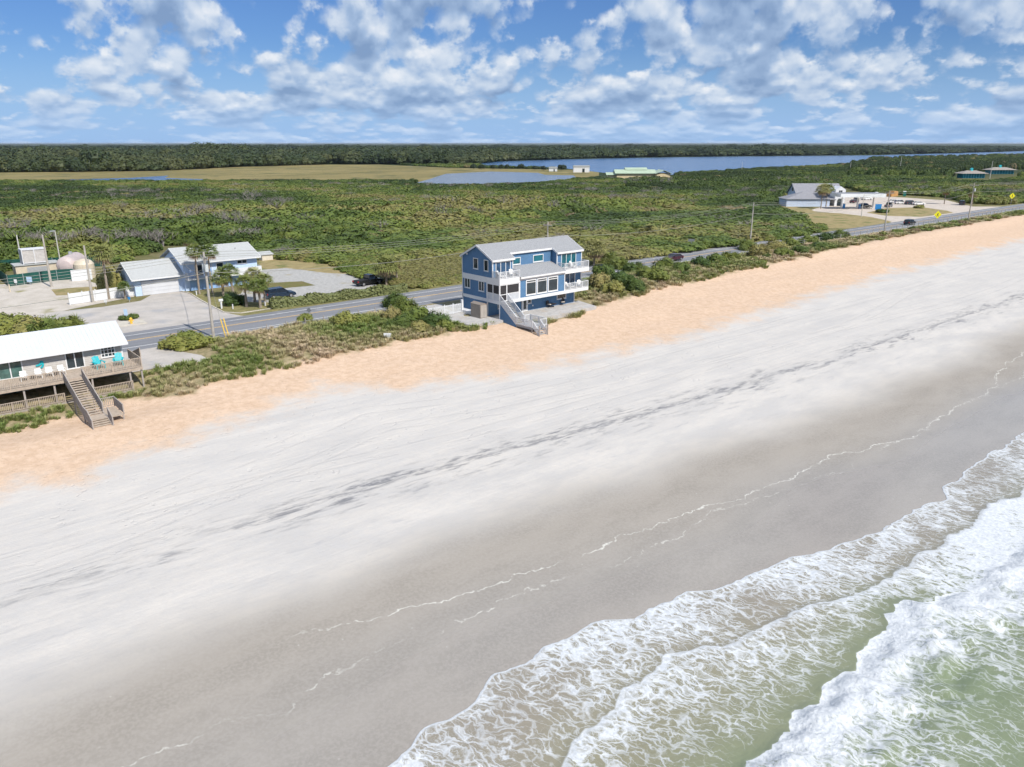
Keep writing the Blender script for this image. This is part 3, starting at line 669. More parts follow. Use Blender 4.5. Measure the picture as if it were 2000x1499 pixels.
# ---- inland scrub and woods, denser and smaller close by
def make_scrub():
    N = 105000
    th = AZ + R(41) * (2 * rng.random(N) - 1); lr = rng.random(N); r = 108 * (3600 / 108) ** lr
    X = r * np.cos(th); Y = r * np.sin(th)
    k = (Y > 108) & ~blocked(X, Y)
    X, Y, r = X[k], Y[k], r[k]; k = rng.random(len(X)) < np.where(r > 900, .5, 1.0); X, Y, r = X[k], Y[k], r[k]
    n = len(X); big = vnoise(X, Y, .018, 21); pat = vnoise(X, Y, .045, 22); hue = .5 + 1.1 * (vnoise(X, Y, .022, 23) - .5) + .7 * (vnoise(X, Y, .08, 24) - .5)
    base = np.clip(.0125 * r, 1.6, 34) * rng.uniform(.6, 1.5, n)
    f_ = X * math.cos(AZ) + Y * math.sin(AZ); rt = X * math.sin(AZ) - Y * math.cos(AZ); uz = -2.5 - HCAM
    zc = f_ * math.cos(PITCH) - uz * math.sin(PITCH); pu = 1000 + FPX * rt / zc; pv = 749.5 - FPX * (f_ * math.sin(PITCH) + uz * math.cos(PITCH)) / zc
    wood = pv < np.interp(pu, [-400, 150, 300, 480, 740, 900, 975, 1100, 1400, 2000], [338, 336.5, 334.5, 327, 322, 322, 316, 312, 307, 297])   # beyond marsh and lagoon
    base = np.where(wood, base, np.minimum(base, 4.2 * rng.uniform(.7, 1.2, n)))
    h = np.where(r < 170, 1.1, np.where(r < 300, 1.1 + (r - 170) * .013, 2.8 + np.minimum(r - 300, 250) * .008)) * (.65 + .9 * big) * rng.uniform(.8, 1.25, n)
    hw = 8.5 + 5.0 * big + rng.uniform(-1.5, 2.5, n)
    hw = np.where(rng.random(n) < .02, hw * 1.35, hw)
    h = np.where((X > 500) & ~wood, h * 1.25, h)
    hw = np.where((pu > 370) & (pu < 480) & (r > 1100) & (r < 2300), hw * 1.3, hw)
    tree = (~wood) & (rng.random(n) < .13) & (r > 165); base = np.where(tree, base * 1.8, base); h = np.where(tree, h * 1.6, h)
    h = np.where((~wood) & (r > 300), np.minimum(h, 2.7 + rng.uniform(-.5, .5, n)), h); base = np.where((~wood) & (r > 300), np.minimum(base, 4.6), base)
    h = np.where((~wood) & (pu > 1230) & (pu < 1600) & (pv > 345) & (pv < 380), h * 1.5, h)
    h = np.where((~wood) & (pu > 1665) & (r > 640), np.maximum(h, 6.5 + 4.5 * big), h)
    h = np.where((X > 95) & (Y < 185) & (r < 330), h * .55, h)
    h = np.where(wood, hw, h)
    sc = np.stack([base, base, np.where(wood, np.minimum(h, base * .9) / .95, np.minimum(np.maximum(h, base * .36), base * 1.4) / .75)], -1)
    far = np.clip((r - 130) / 500, 0, 1)
    tint = np.clip(.64 - .40 * far + (hue - .5) * .85 + rng.normal(0, .10, n), 0, .88)
    dark = (pu > 1230) & (pu < 1640) & (pv > 338) & (pv < 384); dark |= (pu > 1640) & (pv < 345)
    tint = np.where(dark, tint - .18, tint).clip(0, 1)
    brown = (rng.random(n) < .05) & (pat > .5); tint = np.where(brown, rng.uniform(.86, 1.0, n), tint)
    idx = rng.integers(0, 5, n); pal = (~wood) & (pat > .56) & (r < 215) & (rng.random(n) < .55); idx = np.where(pal, 5, idx)
    gz = vnoise(X, Y, .07, 27); twig = (~wood) & (gz > .66) & (r > 150) & (r < 520) & (rng.random(n) < .22); idx = np.where(twig, 6, idx)
    tint = np.where(pal, np.clip(tint + .12, 0, .85), tint)
    Z = terr(X, Y) - .05; Z = np.where(wood, Z + np.maximum(0, h - .9 * np.minimum(h, base * .9)), Z)
    rz = rng.uniform(0, 6.283, n); P3 = np.stack([X, Y, Z], -1)
    a = ~wood
    scatter('coastal_scrub', P3[a], sc[a], rz[a], idx[a], tint[a], scrub_meshes + [palmetto_mesh, twig_mesh], 'wind clipped green coastal scrub covering the land inland of the road', 'scrub')
    ti = np.clip(.75 - .55 * np.clip((r - 400) / 2200, 0, 1) + (hue - .5) * .6 + rng.normal(0, .12, n), 0, 1)
    scatter('far_woods', P3[wood], sc[wood], rz[wood], rng.integers(0, 4, n)[wood], ti[wood], canopy_meshes, 'dark green far woods along the horizon beyond marsh and lagoon', 'woods')
make_scrub()
# ---- dune grass between the sand and the road
def make_dune():
    N = 60000
    th = AZ + R(38) * (2 * rng.random(N) - 1); r = 76 * (420 / 76) ** rng.random(N)
    X = r * np.cos(th); Y = r * np.sin(th)
    vg = fline(L_veg, X) + (vnoise(X, Y, .25, 31) - .5) * 2.4
    k = (Y > vg) & (Y < np.where(X > 165, 95.6, 97.2)) & ~((X > 62.6) & (X < 87.2) & (Y > 78.8)) & ~((X < 31.5) & (Y > 87.6)) & ~((X < 21.5) & (Y > 83.6)) & ~inpoly(X, Y, [(13.5, 70), (16.5, 70), (16.5, 85), (13.5, 85)])
    # left and right strips beside the blue house stay grassy
    k2 = (Y > vg - .3) & (Y < 81.6) & (X > 60) & (X < 67.8) & (vnoise(X, Y, .5, 33) > .3)
    k |= k2
    X, Y, r = X[k], Y[k], r[k]; n = len(X)
    p = vnoise(X, Y, .12, 34); q = vnoise(X, Y, .4, 35)
    keep = (q > .18) | (rng.random(n) < .4); X, Y, r, p = X[keep], Y[keep], r[keep], p[keep]; n = len(X)
    s_ = np.clip(.0062 * r, .5, 2.0) * rng.uniform(.7, 1.35, n)
    sc = np.stack([s_ * 1.2, s_ * 1.2, np.clip(s_, .35, .8) * rng.uniform(.7, 1.2, n)], -1)
    tint = np.clip(-.08 + 1.05 * p + .25 * (vnoise(X, Y, .35, 38) - .5) + rng.normal(0, .12, n), 0, 1)
    Z = beach_z(X, Y) - .03
    scatter('dune_grass', np.stack([X, Y, Z], -1), sc, rng.uniform(0, 6.283, n), rng.integers(0, 3, n), tint, grass_meshes, 'tan and green dune grass on the low dune between beach and road', 'dune grass')
    # low creeping shrubs inside the dune strip that nobody could count
    N = 5200; th = AZ + R(38) * (2 * rng.random(N) - 1); r = 80 * (420 / 80) ** rng.random(N); X = r * np.cos(th); Y = r * np.sin(th)
    vg = fline(L_veg, X); pp = vnoise(X, Y, .10, 36); rr = sst(X, 88, 100)
    k = (Y > vg + 1.2) & (Y < 96.6) & (pp > .63 - .31 * rr) & ~((X > 62) & (X < 88) & (Y > 78)) & ~((X < 33) & (Y > 86)) & ~((X < 22) & (Y > 82)) & ~((X > 165) & (Y > 93.0))
    X, Y, r = X[k], Y[k], r[k]; n = len(X); s_ = np.clip(.0055 * r, .55, 1.8) * rng.uniform(.7, 1.3, n)
    sc = np.stack([s_, s_, s_ * rng.uniform(.7, 1.2, n)], -1); tint = np.clip(.70 + rng.normal(0, .17, n), 0, 1)
    scatter('dune_scrub', np.stack([X, Y, beach_z(X, Y) - .05], -1), sc, rng.uniform(0, 6.283, n), rng.integers(0, 6, n), tint, scrub_meshes + [palmetto_mesh], 'low mixed scrub growing among the dune grass along the road', 'scrub')
make_dune()

# ---- single shrubs one can point at
shrub_meshes = [source('shrub_leaves_%d' % i, *leafy(120 + i, 7, 620, .15, .80), M_shrub) for i in range(3)]
spiky_meshes = [source('palmetto_leaves_%d' % i, *leafy(140 + i, 5, 210, .30, .80, spiky=1.6), M_shrub) for i in range(2)]
stem_mesh = source('shrub_stems', *(lambda b: (b.v, b.f))(branches(9, .7, 5, 1, .7, .03)), M_bark)
def shrub(u, v, rad, h, label, group=None, spiky=False, name='shrub', dz=0.0):
    x, y = hit(u, v); z = float(terr(x, y))
    t = thing(name, label, 'shrub', (x, y, z + dz), random.uniform(0, 6.28), group)
    link('foliage', (spiky_meshes if spiky else shrub_meshes)[random.randrange(2)], t, (0, 0, -.04), (0, 0, 0), (rad, rad, h / .8))
    link('stem', stem_mesh, t, (0, 0, 0), (0, 0, 0), (rad * .8, rad * .8, h * .9)); return t
g1 = 'shrubs crowding the dune left of the blue house'
for u, v, rd, h in ((770, 600, 2.0, 2.2), (790, 615, 2.2, 2.3), (815, 628, 2.2, 2.0), (845, 636, 2.0, 1.7), (785, 638, 1.8, 1.6), (765, 625, 1.6, 1.7), (870, 642, 1.6, 1.2), (820, 645, 1.6, 1.2)):
    shrub(u, v, rd, h, 'yellow green shrub in the thicket just left of the blue house patio', g1, spiky=random.random() < .4)
shrub(672, 634, 2.1, 1.7, 'rounded bright green shrub standing alone on the dune near the road')
shrub(705, 632, 1.6, 1.3, 'smaller green shrub leaning on the rounded dune shrub')
shrub(595, 628, 1.3, 1.1, 'low dark green shrub at the road edge beside the square road sign')
shrub(345, 680, 2.2, 1.5, 'sea grape shrub at the left corner of the grey house parking apron', name='sea_grape'); shrub(385, 676, 2.2, 1.4, 'sea grape shrub between parking apron and utility pole', name='sea_grape')
shrub(368, 668, 1.8, 1.4, 'sea grape shrub on the road side of the parking apron', name='sea_grape')
g2 = 'thicket between road and beach right of the blue house'
for u, v, rd, h in ((1170, 560, 2.2, 2.2), (1195, 572, 2.2, 2.0), (1215, 556, 2.4, 2.2), (1240, 566, 2.2, 1.9), (1262, 545, 2.4, 2.1), (1180, 540, 2.4, 2.2), (1290, 548, 2.2, 1.8), (1235, 535, 2.4, 2.0), (1300, 525, 2.4, 2.0), (1330, 530, 2.2, 1.6), (1205, 525, 2.2, 2.0), (1370, 520, 2.4, 1.8), (1400, 512, 2.4, 1.7), (1430, 508, 2.2, 1.5),
                    (1480, 500, 2.6, 2.2), (1510, 492, 2.8, 2.4), (1545, 484, 2.8, 2.3), (1580, 478, 2.8, 2.2), (1610, 472, 2.8, 2.1), (1640, 466, 2.8, 2.0), (1530, 500, 2.4, 1.7), (1565, 494, 2.4, 1.6), (1600, 486, 2.4, 1.5), (1460, 488, 2.6, 2.3)):
    shrub(u, v, rd, h, 'leafy shrub in the roadside thicket right of the blue house', g2, spiky=random.random() < .45)
g3 = 'shrubs behind the white metal roof'
for u, v, rd, h in ((5, 640, 2.4, 1.8), (20, 652, 2.6, 1.9), (40, 640, 2.4, 1.8), (60, 650, 2.6, 2.0), (100, 650, 2.4, 1.9), (130, 648, 2.2, 1.8)):
    t = shrub(u, v, rd, h, 'green shrub behind the white metal roof, %s from the left' % {5: 'first', 20: 'second', 40: 'third', 60: 'fourth', 100: 'fifth', 130: 'sixth'}[u], g3, spiky=u > 80)
shrub(247, 625, 1.2, .8, 'clipped low bush in the planting island beside the yellow hydrant'); shrub(262, 622, .9, .7, 'low bush at the right end of the hydrant planting island')
shrub(215, 573, 2.6, 4.2, 'tall dense green bush behind the palm at the white fence'); shrub(458, 596, 2.0, 1.9, 'dense dark green round bush behind the white mailbox')
# ---- hedge
hx0, hx1 = at(528, 603), at(792, 570)
hg = thing('hedge', 'long clipped hedge between the road and the gravel lot', 'hedge', (*hx0, 0), math.atan2(hx1[1] - hx0[1], hx1[0] - hx0[0]))
hl = math.dist(hx0, hx1)
def hedge_mesh(L):
    r = random.Random(5); V = []; F = []
    for i in range(int(L * 130)):
        s_ = r.uniform(0, L); side = r.random(); hh = 1.25 + .22 * math.sin(s_ * 1.1) + r.uniform(-.08, .08)
        if side < .45: p = Vector((s_, r.uniform(-.85, .85), hh)); q = Vector((0, 0, 1))
        elif side < .78: p = Vector((s_, -.9 + r.uniform(-.1, .12), r.uniform(.05, hh))); q = Vector((0, -1, .3))
        else: p = Vector((s_, .9, r.uniform(.05, hh))); q = Vector((0, 1, .3))
        nr = (q + Vector((r.uniform(-.8, .8), r.uniform(-.8, .8), r.uniform(-.4, .8)))).normalized(); t = nr.orthogonal().normalized(); t = Matrix.Rotation(r.uniform(0, 6.28), 3, nr) @ t; b = nr.cross(t); w = r.uniform(.12, .26); o = len(V)
        V += [p - t * w, p - b * w * .8, p + t * w, p + b * w * .8]; F.append((o, o + 1, o + 2, o + 3))
    o = len(V); V += [Vector(c) for c in ((0.1, -.8, 0), (L - .1, -.8, 0), (L - .1, .8, 0), (.1, .8, 0), (.1, -.75, 1.15), (L - .1, -.75, 1.15), (L - .1, .75, 1.15), (.1, .75, 1.15))]
    F += [tuple(i + o for i in f) for f in ((4, 5, 6, 7), (0, 1, 5, 4), (1, 2, 6, 5), (2, 3, 7, 6), (3, 0, 4, 7))]
    return V, F
link('foliage', source('hedge_leaves', *hedge_mesh(hl), mat_leaf('hedge_leaves', [(0, (.10, .13, .04)), (.5, (.17, .185, .07)), (1, (.25, .23, .11))], 'OBJ')), hg)
# ---- cabbage palms
def crown_mesh(seed, n, L, droop, dead=False, width=.55):
    r = random.Random(seed); V = []; F = []
    for i in range(n):
        a = 6.283 * i * .618 + r.uniform(-.2, .2); el = r.uniform(-.75, -.1) if dead else math.asin(min(.98, (i + .5) / n)) * 1.15 - .25
        d = Vector((math.cos(a) * math.cos(el), math.sin(a) * math.cos(el), math.sin(el))); sd = Vector((-math.sin(a), math.cos(a), 0)); ln = L * r.uniform(.75, 1.1)
        hub = d * ln * .5 + Vector((0, 0, -droop * .1)); o = len(V); w = .02 * L
        V += [Vector((0, 0, 0)) + sd * w, Vector((0, 0, 0)) - sd * w, hub - sd * w, hub + sd * w]; F.append((o, o + 1, o + 2, o + 3))
        up = d.cross(sd) * -1
        for k in range(9):
            t = (k - 4) / 4 * 1.25; ld = (d * math.cos(t) + sd * math.sin(t) * width * 1.6).normalized(); l2 = ln * .55 * (1 - .25 * abs(t) / 1.25)
            m_ = hub + ld * l2 * .6 + up * .03; tip = hub + ld * l2 + Vector((0, 0, -droop * (.35 + .3 * r.random()) * (1.6 if dead else 1)))
            s2 = ld.cross(up).normalized() * .055 * L; o = len(V)
            V += [hub, m_ - s2 * .6, tip, m_ + s2 * .6]; F.append((o, o + 1, o + 2, o + 3))
    return V, F
crowns = [source('palm_crown_%d' % i, *crown_mesh(i, 46, 1.12, .45, width=.7), M_frond) for i in range(3)]
skirts = [source('palm_skirt_%d' % i, *crown_mesh(50 + i, 34, .95, .5, True, .7), M_deadfrond) for i in range(2)]
def trunk_mesh(lean, seed):
    r = random.Random(seed); mb = MB(); pts = []; rad = []
    for i in range(9):
        t = i / 8; pts.append((lean[0] * t * t, lean[1] * t * t, t)); rad.append((.165 - .03 * t + (.05 if i == 0 else 0)) * (1 + .10 * ((i * 7) % 3 - 1)))
    mb.tube(pts, 1.0, 9); n = 9
    for i in range(9):
        c = Vector(pts[i])
        for k in range(n):
            v = Vector(mb.v[i * n + k]); mb.v[i * n + k] = tuple(c + (v - c) * rad[i])
    return mb
trunks = [(lambda b: source('palm_trunk_%d' % i, b.v, b.f, M_trunk))(trunk_mesh(l, i)) for i, l in enumerate(((0, 0), (.25, .1), (-.2, .12)))]
TL = ((0, 0), (.25, .1), (-.2, .12))
def palm(x, y, h, rc, label, dead=True, k=0, group=None, thin=1.0, z=None):
    rc *= 1.2; thin *= 1.25
    z = float(terr(x, y)) if z is None else z
    t = thing('cabbage_palm', label, 'palm tree', (x, y, z), random.uniform(0, 6.28), group); k %= 3
    link('trunk', trunks[k], t, (0, 0, -.05), (0, 0, 0), (thin, thin, h)); top = (TL[k][0] * thin, TL[k][1] * thin, h - .1)
    link('crown', crowns[k], t, top, (0, 0, 0), (rc, rc, rc * .9))
    if dead: link('dead_fronds', skirts[k % 2], t, (top[0], top[1], h - .25), (0, 0, 0), (rc * .72, rc * .72, rc * .72))
    return t
def palmpx(ub, vb, vt, rc, label, **kw):
    x, y = at(ub, vb); d = ray(ub, vt); h = HCAM + d[2] * (math.hypot(x, y) / math.hypot(d[0], d[1]))
    return palm(x, y, max(1.0, h - rc * .35), rc, label, **kw)
palmpx(213, 585, 486, 1.9, 'tall cabbage palm leaning over the white fence', k=1)
palmpx(245, 584, 555, 1.0, 'small young palm at the white fence by the garage corner', dead=False, k=0, thin=.7)
palmpx(437, 581, 535, 1.7, 'cabbage palm with brown skirt nearest the balcony, left of the roadside cluster', k=0)
palmpx(456, 580, 523, 1.5, 'greenest cabbage palm at the back of the roadside cluster', dead=False, k=2)
palmpx(482, 600, 545, 1.5, 'front cabbage palm with thick patterned trunk by the round bush', k=1)
palmpx(509, 602, 552, 1.4, 'front right cabbage palm of the roadside cluster', k=0)
palmpx(498, 590, 530, 1.5, 'tallest cabbage palm at the right of the roadside cluster', k=2)
palmpx(518, 597, 540, 1.3, 'slim cabbage palm beside the end of the hedge', k=1, thin=.8)
palmpx(390, 575, 484, 1.5, 'tall cabbage palm in front of the blue balcony, left of the pair', k=0, thin=.8)
palmpx(415, 572, 483, 1.7, 'tall cabbage palm in front of the blue balcony, right of the pair', k=1, thin=.8)
palmpx(372, 500, 462, 1.7, 'cabbage palm with bleached fronds behind the long roof ridge', k=2)
palmpx(755, 556, 510, 2.2, 'broad cabbage palm beside the black pickup', k=0); palmpx(776, 553, 505, 1.5, 'slender palm right of the black pickup', k=1, thin=.7)
palmpx(1160, 520, 478, 2.4, 'big cabbage palm right of the blue house roof', k=2); palmpx(1190, 520, 500, 1.8, 'short brown palm on the far road side right of the blue house', k=0)
palmpx(1603, 408, 366, 2.6, 'left of two tall thin palms at the gas station', k=0); palmpx(1613, 404, 364, 2.4, 'right of two tall thin palms at the gas station', k=1)
palmpx(1625, 400, 375, 2.4, 'short bushy palm at the gas station porch', k=2)
palmpx(1844, 399, 368, 2.2, 'thin brown headed palm at the far edge of the gas station lot', k=0); palmpx(1898, 402, 372, 2.4, 'rusty palm behind the utility pole with the transformer', k=1)
# ---- dead grey trees standing in the scrub
deadm = [(lambda b: source('bare_branches_%d' % i, b.v, b.f, M_greytwig))(branches(200 + i, 1.0, 4, 3, .8, .035)) for i in range(3)]
def deadtree(u, v, h, label, group=None, w=1.2):
    x, y = at(u, v); t = thing('dead_tree', label, 'dead tree', (x, y, float(terr(x, y))), random.uniform(0, 6.28), group)
    link('branches', deadm[random.randrange(3)], t, (0, 0, 0), (0, 0, 0), (h * w, h * w, h)); return t
ORD = 'first second third fourth fifth sixth seventh eighth ninth tenth eleventh twelfth thirteenth fourteenth fifteenth sixteenth seventeenth eighteenth nineteenth twentieth'.split() + ['twenty-' + w for w in ('first', 'second', 'third', 'fourth')]
g4 = 'bare grey wind pruned trees'
for i in range(24):
    deadtree(18 + i * 13.5 + random.uniform(-5, 5), 488 - i * .35 + random.uniform(-3, 3), random.uniform(3.6, 5.0), 'bare grey tree, %s from the left in the row behind the utility yard' % ORD[i], g4)
deadtree(382, 432, 6.5, 'silvery dead tree standing in the scrub below the marsh'); deadtree(395, 420, 5, 'smaller silvery dead tree up and right of the big one')
deadtree(490, 392, 7, 'pale dead tree on the skyline of the near scrub'); deadtree(530, 418, 7, 'broad bare tree right of the pale dead tree', w=1.6)
for u, v in ((545, 470), (570, 466), (600, 462), (520, 475), (735, 428), (752, 424), (890, 420), (1010, 412), (930, 420)): deadtree(u, v, random.uniform(3, 4.2), 'low bare grey tree in the scrub behind the houses', 'low bare trees in the scrub')
# ================================================================ buildings
W_trim = pm('white_trim', (.70, .70, .70), .55, .04, 1.5)
W_vinyl = pm('white_vinyl', (.68, .69, .70), .45, .04, 1.0)
BLUE = pm('blue_lap_siding', (.085, .185, .325), .6, .1, 1.2, lap=.17)
SHING = pm('grey_shingles', (.29, .295, .305), .9, .22, 5.0, .8, 7.0, lap=.0)
GL_dark = glass('dark_window_glass', (.03, .045, .055)); GL_teal = glass('teal_window_glass', (.01, .13, .17)); GL_blue = glass('blue_reflecting_glass', (.03, .085, .17))
SCREEN = pm('dark_insect_screen', (.035, .033, .035), .8, .1, 3.0)
PAVER = mat_sheet('grey_pavers', (.36, .35, .34), (.52, .50, .475), 1.2, 5, .9, .5, 6, extra=(.5, .5, .7, (.44, .385, .32)))
DECKG = pm('grey_decking', (.40, .40, .40), .8, .12, 2.0)
WOODW = pm('weathered_wood', (.42, .345, .275), .9, .22, 3.0, .5, 12.0)
WOODG = pm('greyed_wood', (.36, .32, .29), .9, .2, 3.0, .5, 12.0)
def fmap(face, pos):
    return {'-y': lambda a, d, z: (a, pos - d, z), '+y': lambda a, d, z: (a, pos + d, z), '-x': lambda a, d, z: (pos - d, a, z), '+x': lambda a, d, z: (pos + d, a, z)}[face]
def bx3(mb, f, a0, a1, d0, d1, z0, z1):
    p, q = f(a0, d0, z0), f(a1, d1, z1); mb.box(p[0], q[0], p[1], q[1], p[2], q[2])
def window(parent, face, pos, a0, a1, z0, z1, cols=1, rows=1, pane=None, fw=.11, name='window', frame=None, bar=.05, sill=True):
    f = fmap(face, pos); mb = MB(); a0, a1 = min(a0, a1), max(a0, a1)
    bx3(mb, f, a0, a1, -.02, .055, z1 - fw, z1); bx3(mb, f, a0, a1, -.02, .055, z0, z0 + fw)
    bx3(mb, f, a0, a0 + fw, -.02, .052, z0 + fw, z1 - fw); bx3(mb, f, a1 - fw, a1, -.02, .052, z0 + fw, z1 - fw)
    for i in range(1, cols):
        c = a0 + (a1 - a0) * i / cols; bx3(mb, f, c - bar, c + bar, -.02, .048, z0 + fw, z1 - fw)
    for i in range(1, rows):
        c = z0 + (z1 - z0) * i / rows; bx3(mb, f, a0 + fw, a1 - fw, -.02, .044, c - bar * .7, c + bar * .7)
    if sill: bx3(mb, f, a0 - .05, a1 + .05, 0, .10, z0 - .05, z0 + .003)
    w = mb.build(name, frame or W_trim, parent); g = MB(); bx3(g, f, a0 + fw * .8, a1 - fw * .8, -.015, .018, z0 + fw * .8, z1 - fw * .8)
    g.build('pane', pane or GL_dark, w); return w
def railing(parent, path, z, h=1.0, m=None, gap=.13, post=.09, bal=.03, name='railing', every=1.6, panel=None):
    """path of (x,y) or (x,y,z) points; posts and rails as one part, thin balusters as another"""
    m = m or W_vinyl; P = [Vector((*p, z)) if len(p) == 2 else Vector(p) for p in path]; mb = MB(); bb = MB()
    for a, b in zip(P[:-1], P[1:]):
        L = (b - a).length; n = max(1, round(L / every))
        for i in range(0 if a is P[0] else 1, n + 1):
            p = a.lerp(b, i / n); mb.box(p.x - post / 2, p.x + post / 2, p.y - post / 2, p.y + post / 2, p.z - .02, p.z + h + .04)
        mb.beam(a + Vector((0, 0, h)), b + Vector((0, 0, h)), .08, .06); mb.beam(a + Vector((0, 0, .11)), b + Vector((0, 0, .11)), .05, .05)
        k = int(L / gap)
        for i in range(1, k):
            p = a.lerp(b, i / k); bb.box(p.x - bal / 2, p.x + bal / 2, p.y - bal / 2, p.y + bal / 2, p.z + .12, p.z + h - .02)
    r = mb.build(name, m, parent)
    if bb.v: tag(bb.build('balusters', panel or m, r), kind='stuff')
    return r
def wall_gable(mb, x, y0, y1, z0, ze, yr, zr, t=.14, sgn=1):
    mb.extr([(y0, z0), (y1, z0), (y1, ze), (yr, zr), (y0, ze)], 'x', x, x + t * sgn)

# ------------------------------------------------ blue three storey beach house
BX, BY = 68.7, 82.25
H = thing('beach_house', 'three storey blue beach house with white bands and grey shingle roof', 'house', (BX, BY, 0))
def T(n, mb, m, **k): return mb.build(n, m, H, **k)
zr, yr, sl = 10.1, 5.0, .49
def rz_(y): return zr - sl * abs(y - yr)
mb = MB(); mb.box(0, 3.6, 2.75, 8.55, -.1, 2.2); mb.box(3.6, 16.8, 1.85, 8.55, -.1, 2.2); T('ground_floor_wall', mb, BLUE)
mb = MB(); mb.box(0, 3.75, 2.85, 8.55, 2.55, 5.15); mb.box(3.75, 12.8, 0, 8.55, 2.55, 5.15); mb.box(12.8, 17.9, 1.55, 8.55, 2.55, 5.15); T('first_floor_wall', mb, BLUE)
mb = MB(); mb.box(-.05, 17.98, -.06, 8.62, 2.12, 2.6); T('lower_band', mb, W_trim)
mb = MB(); mb.box(-.06, 3.8, -.08, 8.63, 4.92, 5.7); mb.box(3.8, 12.75, -.05, 8.63, 5.12, 5.62); mb.box(12.75, 17.99, -.08, 8.63, 5.1, 5.7); T('upper_band', mb, W_trim)
mb = MB()
wall_gable(mb, 0, 1.55, 8.55, 5.7, rz_(1.55) - .2, yr, zr - .2); wall_gable(mb, 17.9, 1.55, 8.55, 5.7, rz_(1.55) - .2, yr, zr - .2, sgn=-1)
mb.box(.14, 3.8, 1.55, 1.7, 5.7, rz_(1.55) - .2); mb.box(12.6, 17.76, 1.55, 1.7, 5.7, rz_(1.55) - .2)
mb.extr([(1.7, 5.7), (2.9, 5.7), (2.9, rz_(2.9) - .2), (1.7, rz_(1.7) - .2)], 'x', 3.65, 3.8); mb.extr([(1.7, 5.7), (2.9, 5.7), (2.9, rz_(2.9) - .2), (1.7, rz_(1.7) - .2)], 'x', 12.6, 12.75)
mb.box(3.8, 12.6, 2.75, 2.9, 5.7, rz_(2.75) - .2); mb.box(.14, 17.76, 8.4, 8.55, 5.7, rz_(8.55) - .2); T('second_floor_wall', mb, BLUE)
mb = MB(); ov = .22
def rq(x0, x1, ya, yb): mb.slab([(x0, ya, rz_(ya)), (x1, ya, rz_(ya)), (x1, yb, rz_(yb)), (x0, yb, rz_(yb))], .10)
rq(-ov, 3.98, 1.28, yr); rq(3.98, 12.45, 2.5, yr); rq(12.45, 18.1, 1.28, yr); rq(-ov, 18.1, yr, 8.85)
roof = T('roof', mb, SHING)
mb = MB()
for a, b, y in ((-ov, 3.98, 1.26), (3.99, 12.44, 2.48), (12.45, 18.1, 1.26), (-ov, 18.1, 8.85)): mb.box(a, b, y - .03, y + .03, rz_(y) - .30, rz_(y) - .02)
for x in (-ov - .02, 18.1):
    for ya, yb in ((1.26, yr), (yr, 8.87)): mb.beam((x, ya, rz_(ya) - .13), (x, yb, rz_(yb) - .13), .05, .25)
for x in (3.98, 12.45): mb.beam((x, 1.28, rz_(1.28) - .13), (x, 2.5, rz_(2.5) - .13), .05, .24)
mb.build('fascia', W_trim, roof)
mb = MB(); mb.slab([(3.7, -.32, 5.66), (12.85, -.32, 5.66), (12.85, 2.75, 6.82), (3.7, 2.75, 6.82)], .10); lr = T('porch_roof', mb, SHING)
mb = MB(); mb.box(3.7, 12.85, -.36, -.31, 5.4, 5.64); mb.build('fascia', W_trim, lr)
mb = MB()
for x, y, a, b in ((-.05, 8.5, 0, 8.2), (-.05, 1.5, 5.7, 8.1), (17.82, 1.5, 5.7, 8.1), (3.68, 1.5, 5.7, 8.1), (12.56, 1.5, 5.7, 8.1), (-.04, 2.72, 0, 2.12), (16.72, 1.8, 0, 2.12), (12.72, -.05, 2.6, 5.1), (17.82, 1.5, 2.6, 5.1), (3.7, -.05, 2.6, 5.12), (-.04, 2.8, 2.6, 4.92)): mb = MB(); mb.box(x, x + .14, y, y + .14, a, b); T('corner_trim', mb, W_trim)
window(H, '-x', 0, 4.8, 5.92, 6.57, 8.15); window(H, '-x', 0, 2.46, 3.45, 6.52, 8.14)
window(H, '-x', 0, 6.72, 8.06, 3.54, 5.0, cols=2); window(H, '-x', 0, 3.44, 4.74, 3.47, 4.98, cols=2)
for a in (4.93, 7.12, 9.33): window(H, '-y', 0, a, a + 2.06, 2.8, 5.06, pane=GL_dark, name='picture_window', fw=.15)
for w_ in [c for c in H.children if c.name.startswith('picture_window')]:
    x0 = min(v.co.x for v in w_.data.vertices); b_ = MB(); b_.box(x0 + .1, x0 + 2.0, -.05, .01, 4.62, 4.72); b_.build('transom_bar', W_trim, w_)
window(H, '-y', 2.75, 4.2, 6.3, 6.95, 8.0, pane=GL_teal); window(H, '-y', 2.75, 8.8, 10.9, 6.95, 8.05, pane=GL_teal)
window(H, '-y', 1.55, .55, 3.35, 5.75, 7.9, cols=3, pane=GL_blue, name='sliding_door'); window(H, '-y', 1.55, 13.5, 16.7, 5.75, 7.95, cols=3, pane=GL_teal, name='sliding_door')
window(H, '-y', 1.55, 13.0, 16.6, 2.65, 4.95, cols=3, pane=GL_blue, name='sliding_door')
window(H, '-y', 2.75, 1.9, 2.9, .8, 1.75); window(H, '-y', 1.85, 6.9, 7.7, 1.05, 1.85); window(H, '-y', 1.85, 13.0, 15.0, .9, 1.9)
mb = MB(); mb.box(5.75, 6.95, 1.76, 1.85, 0, 2.05); dr = T('door', mb, W_trim)
mb = MB(); mb.box(6.1, 6.6, 1.74, 1.77, .35, 1.8); mb.build('pane', GL_dark, dr); mb = MB(); mb.box(6.72, 6.78, 1.68, 1.77, .95, 1.05); mb.build('handle', pm('brass', (.45, .36, .18), .35, .1, 3, metal=.8), dr)
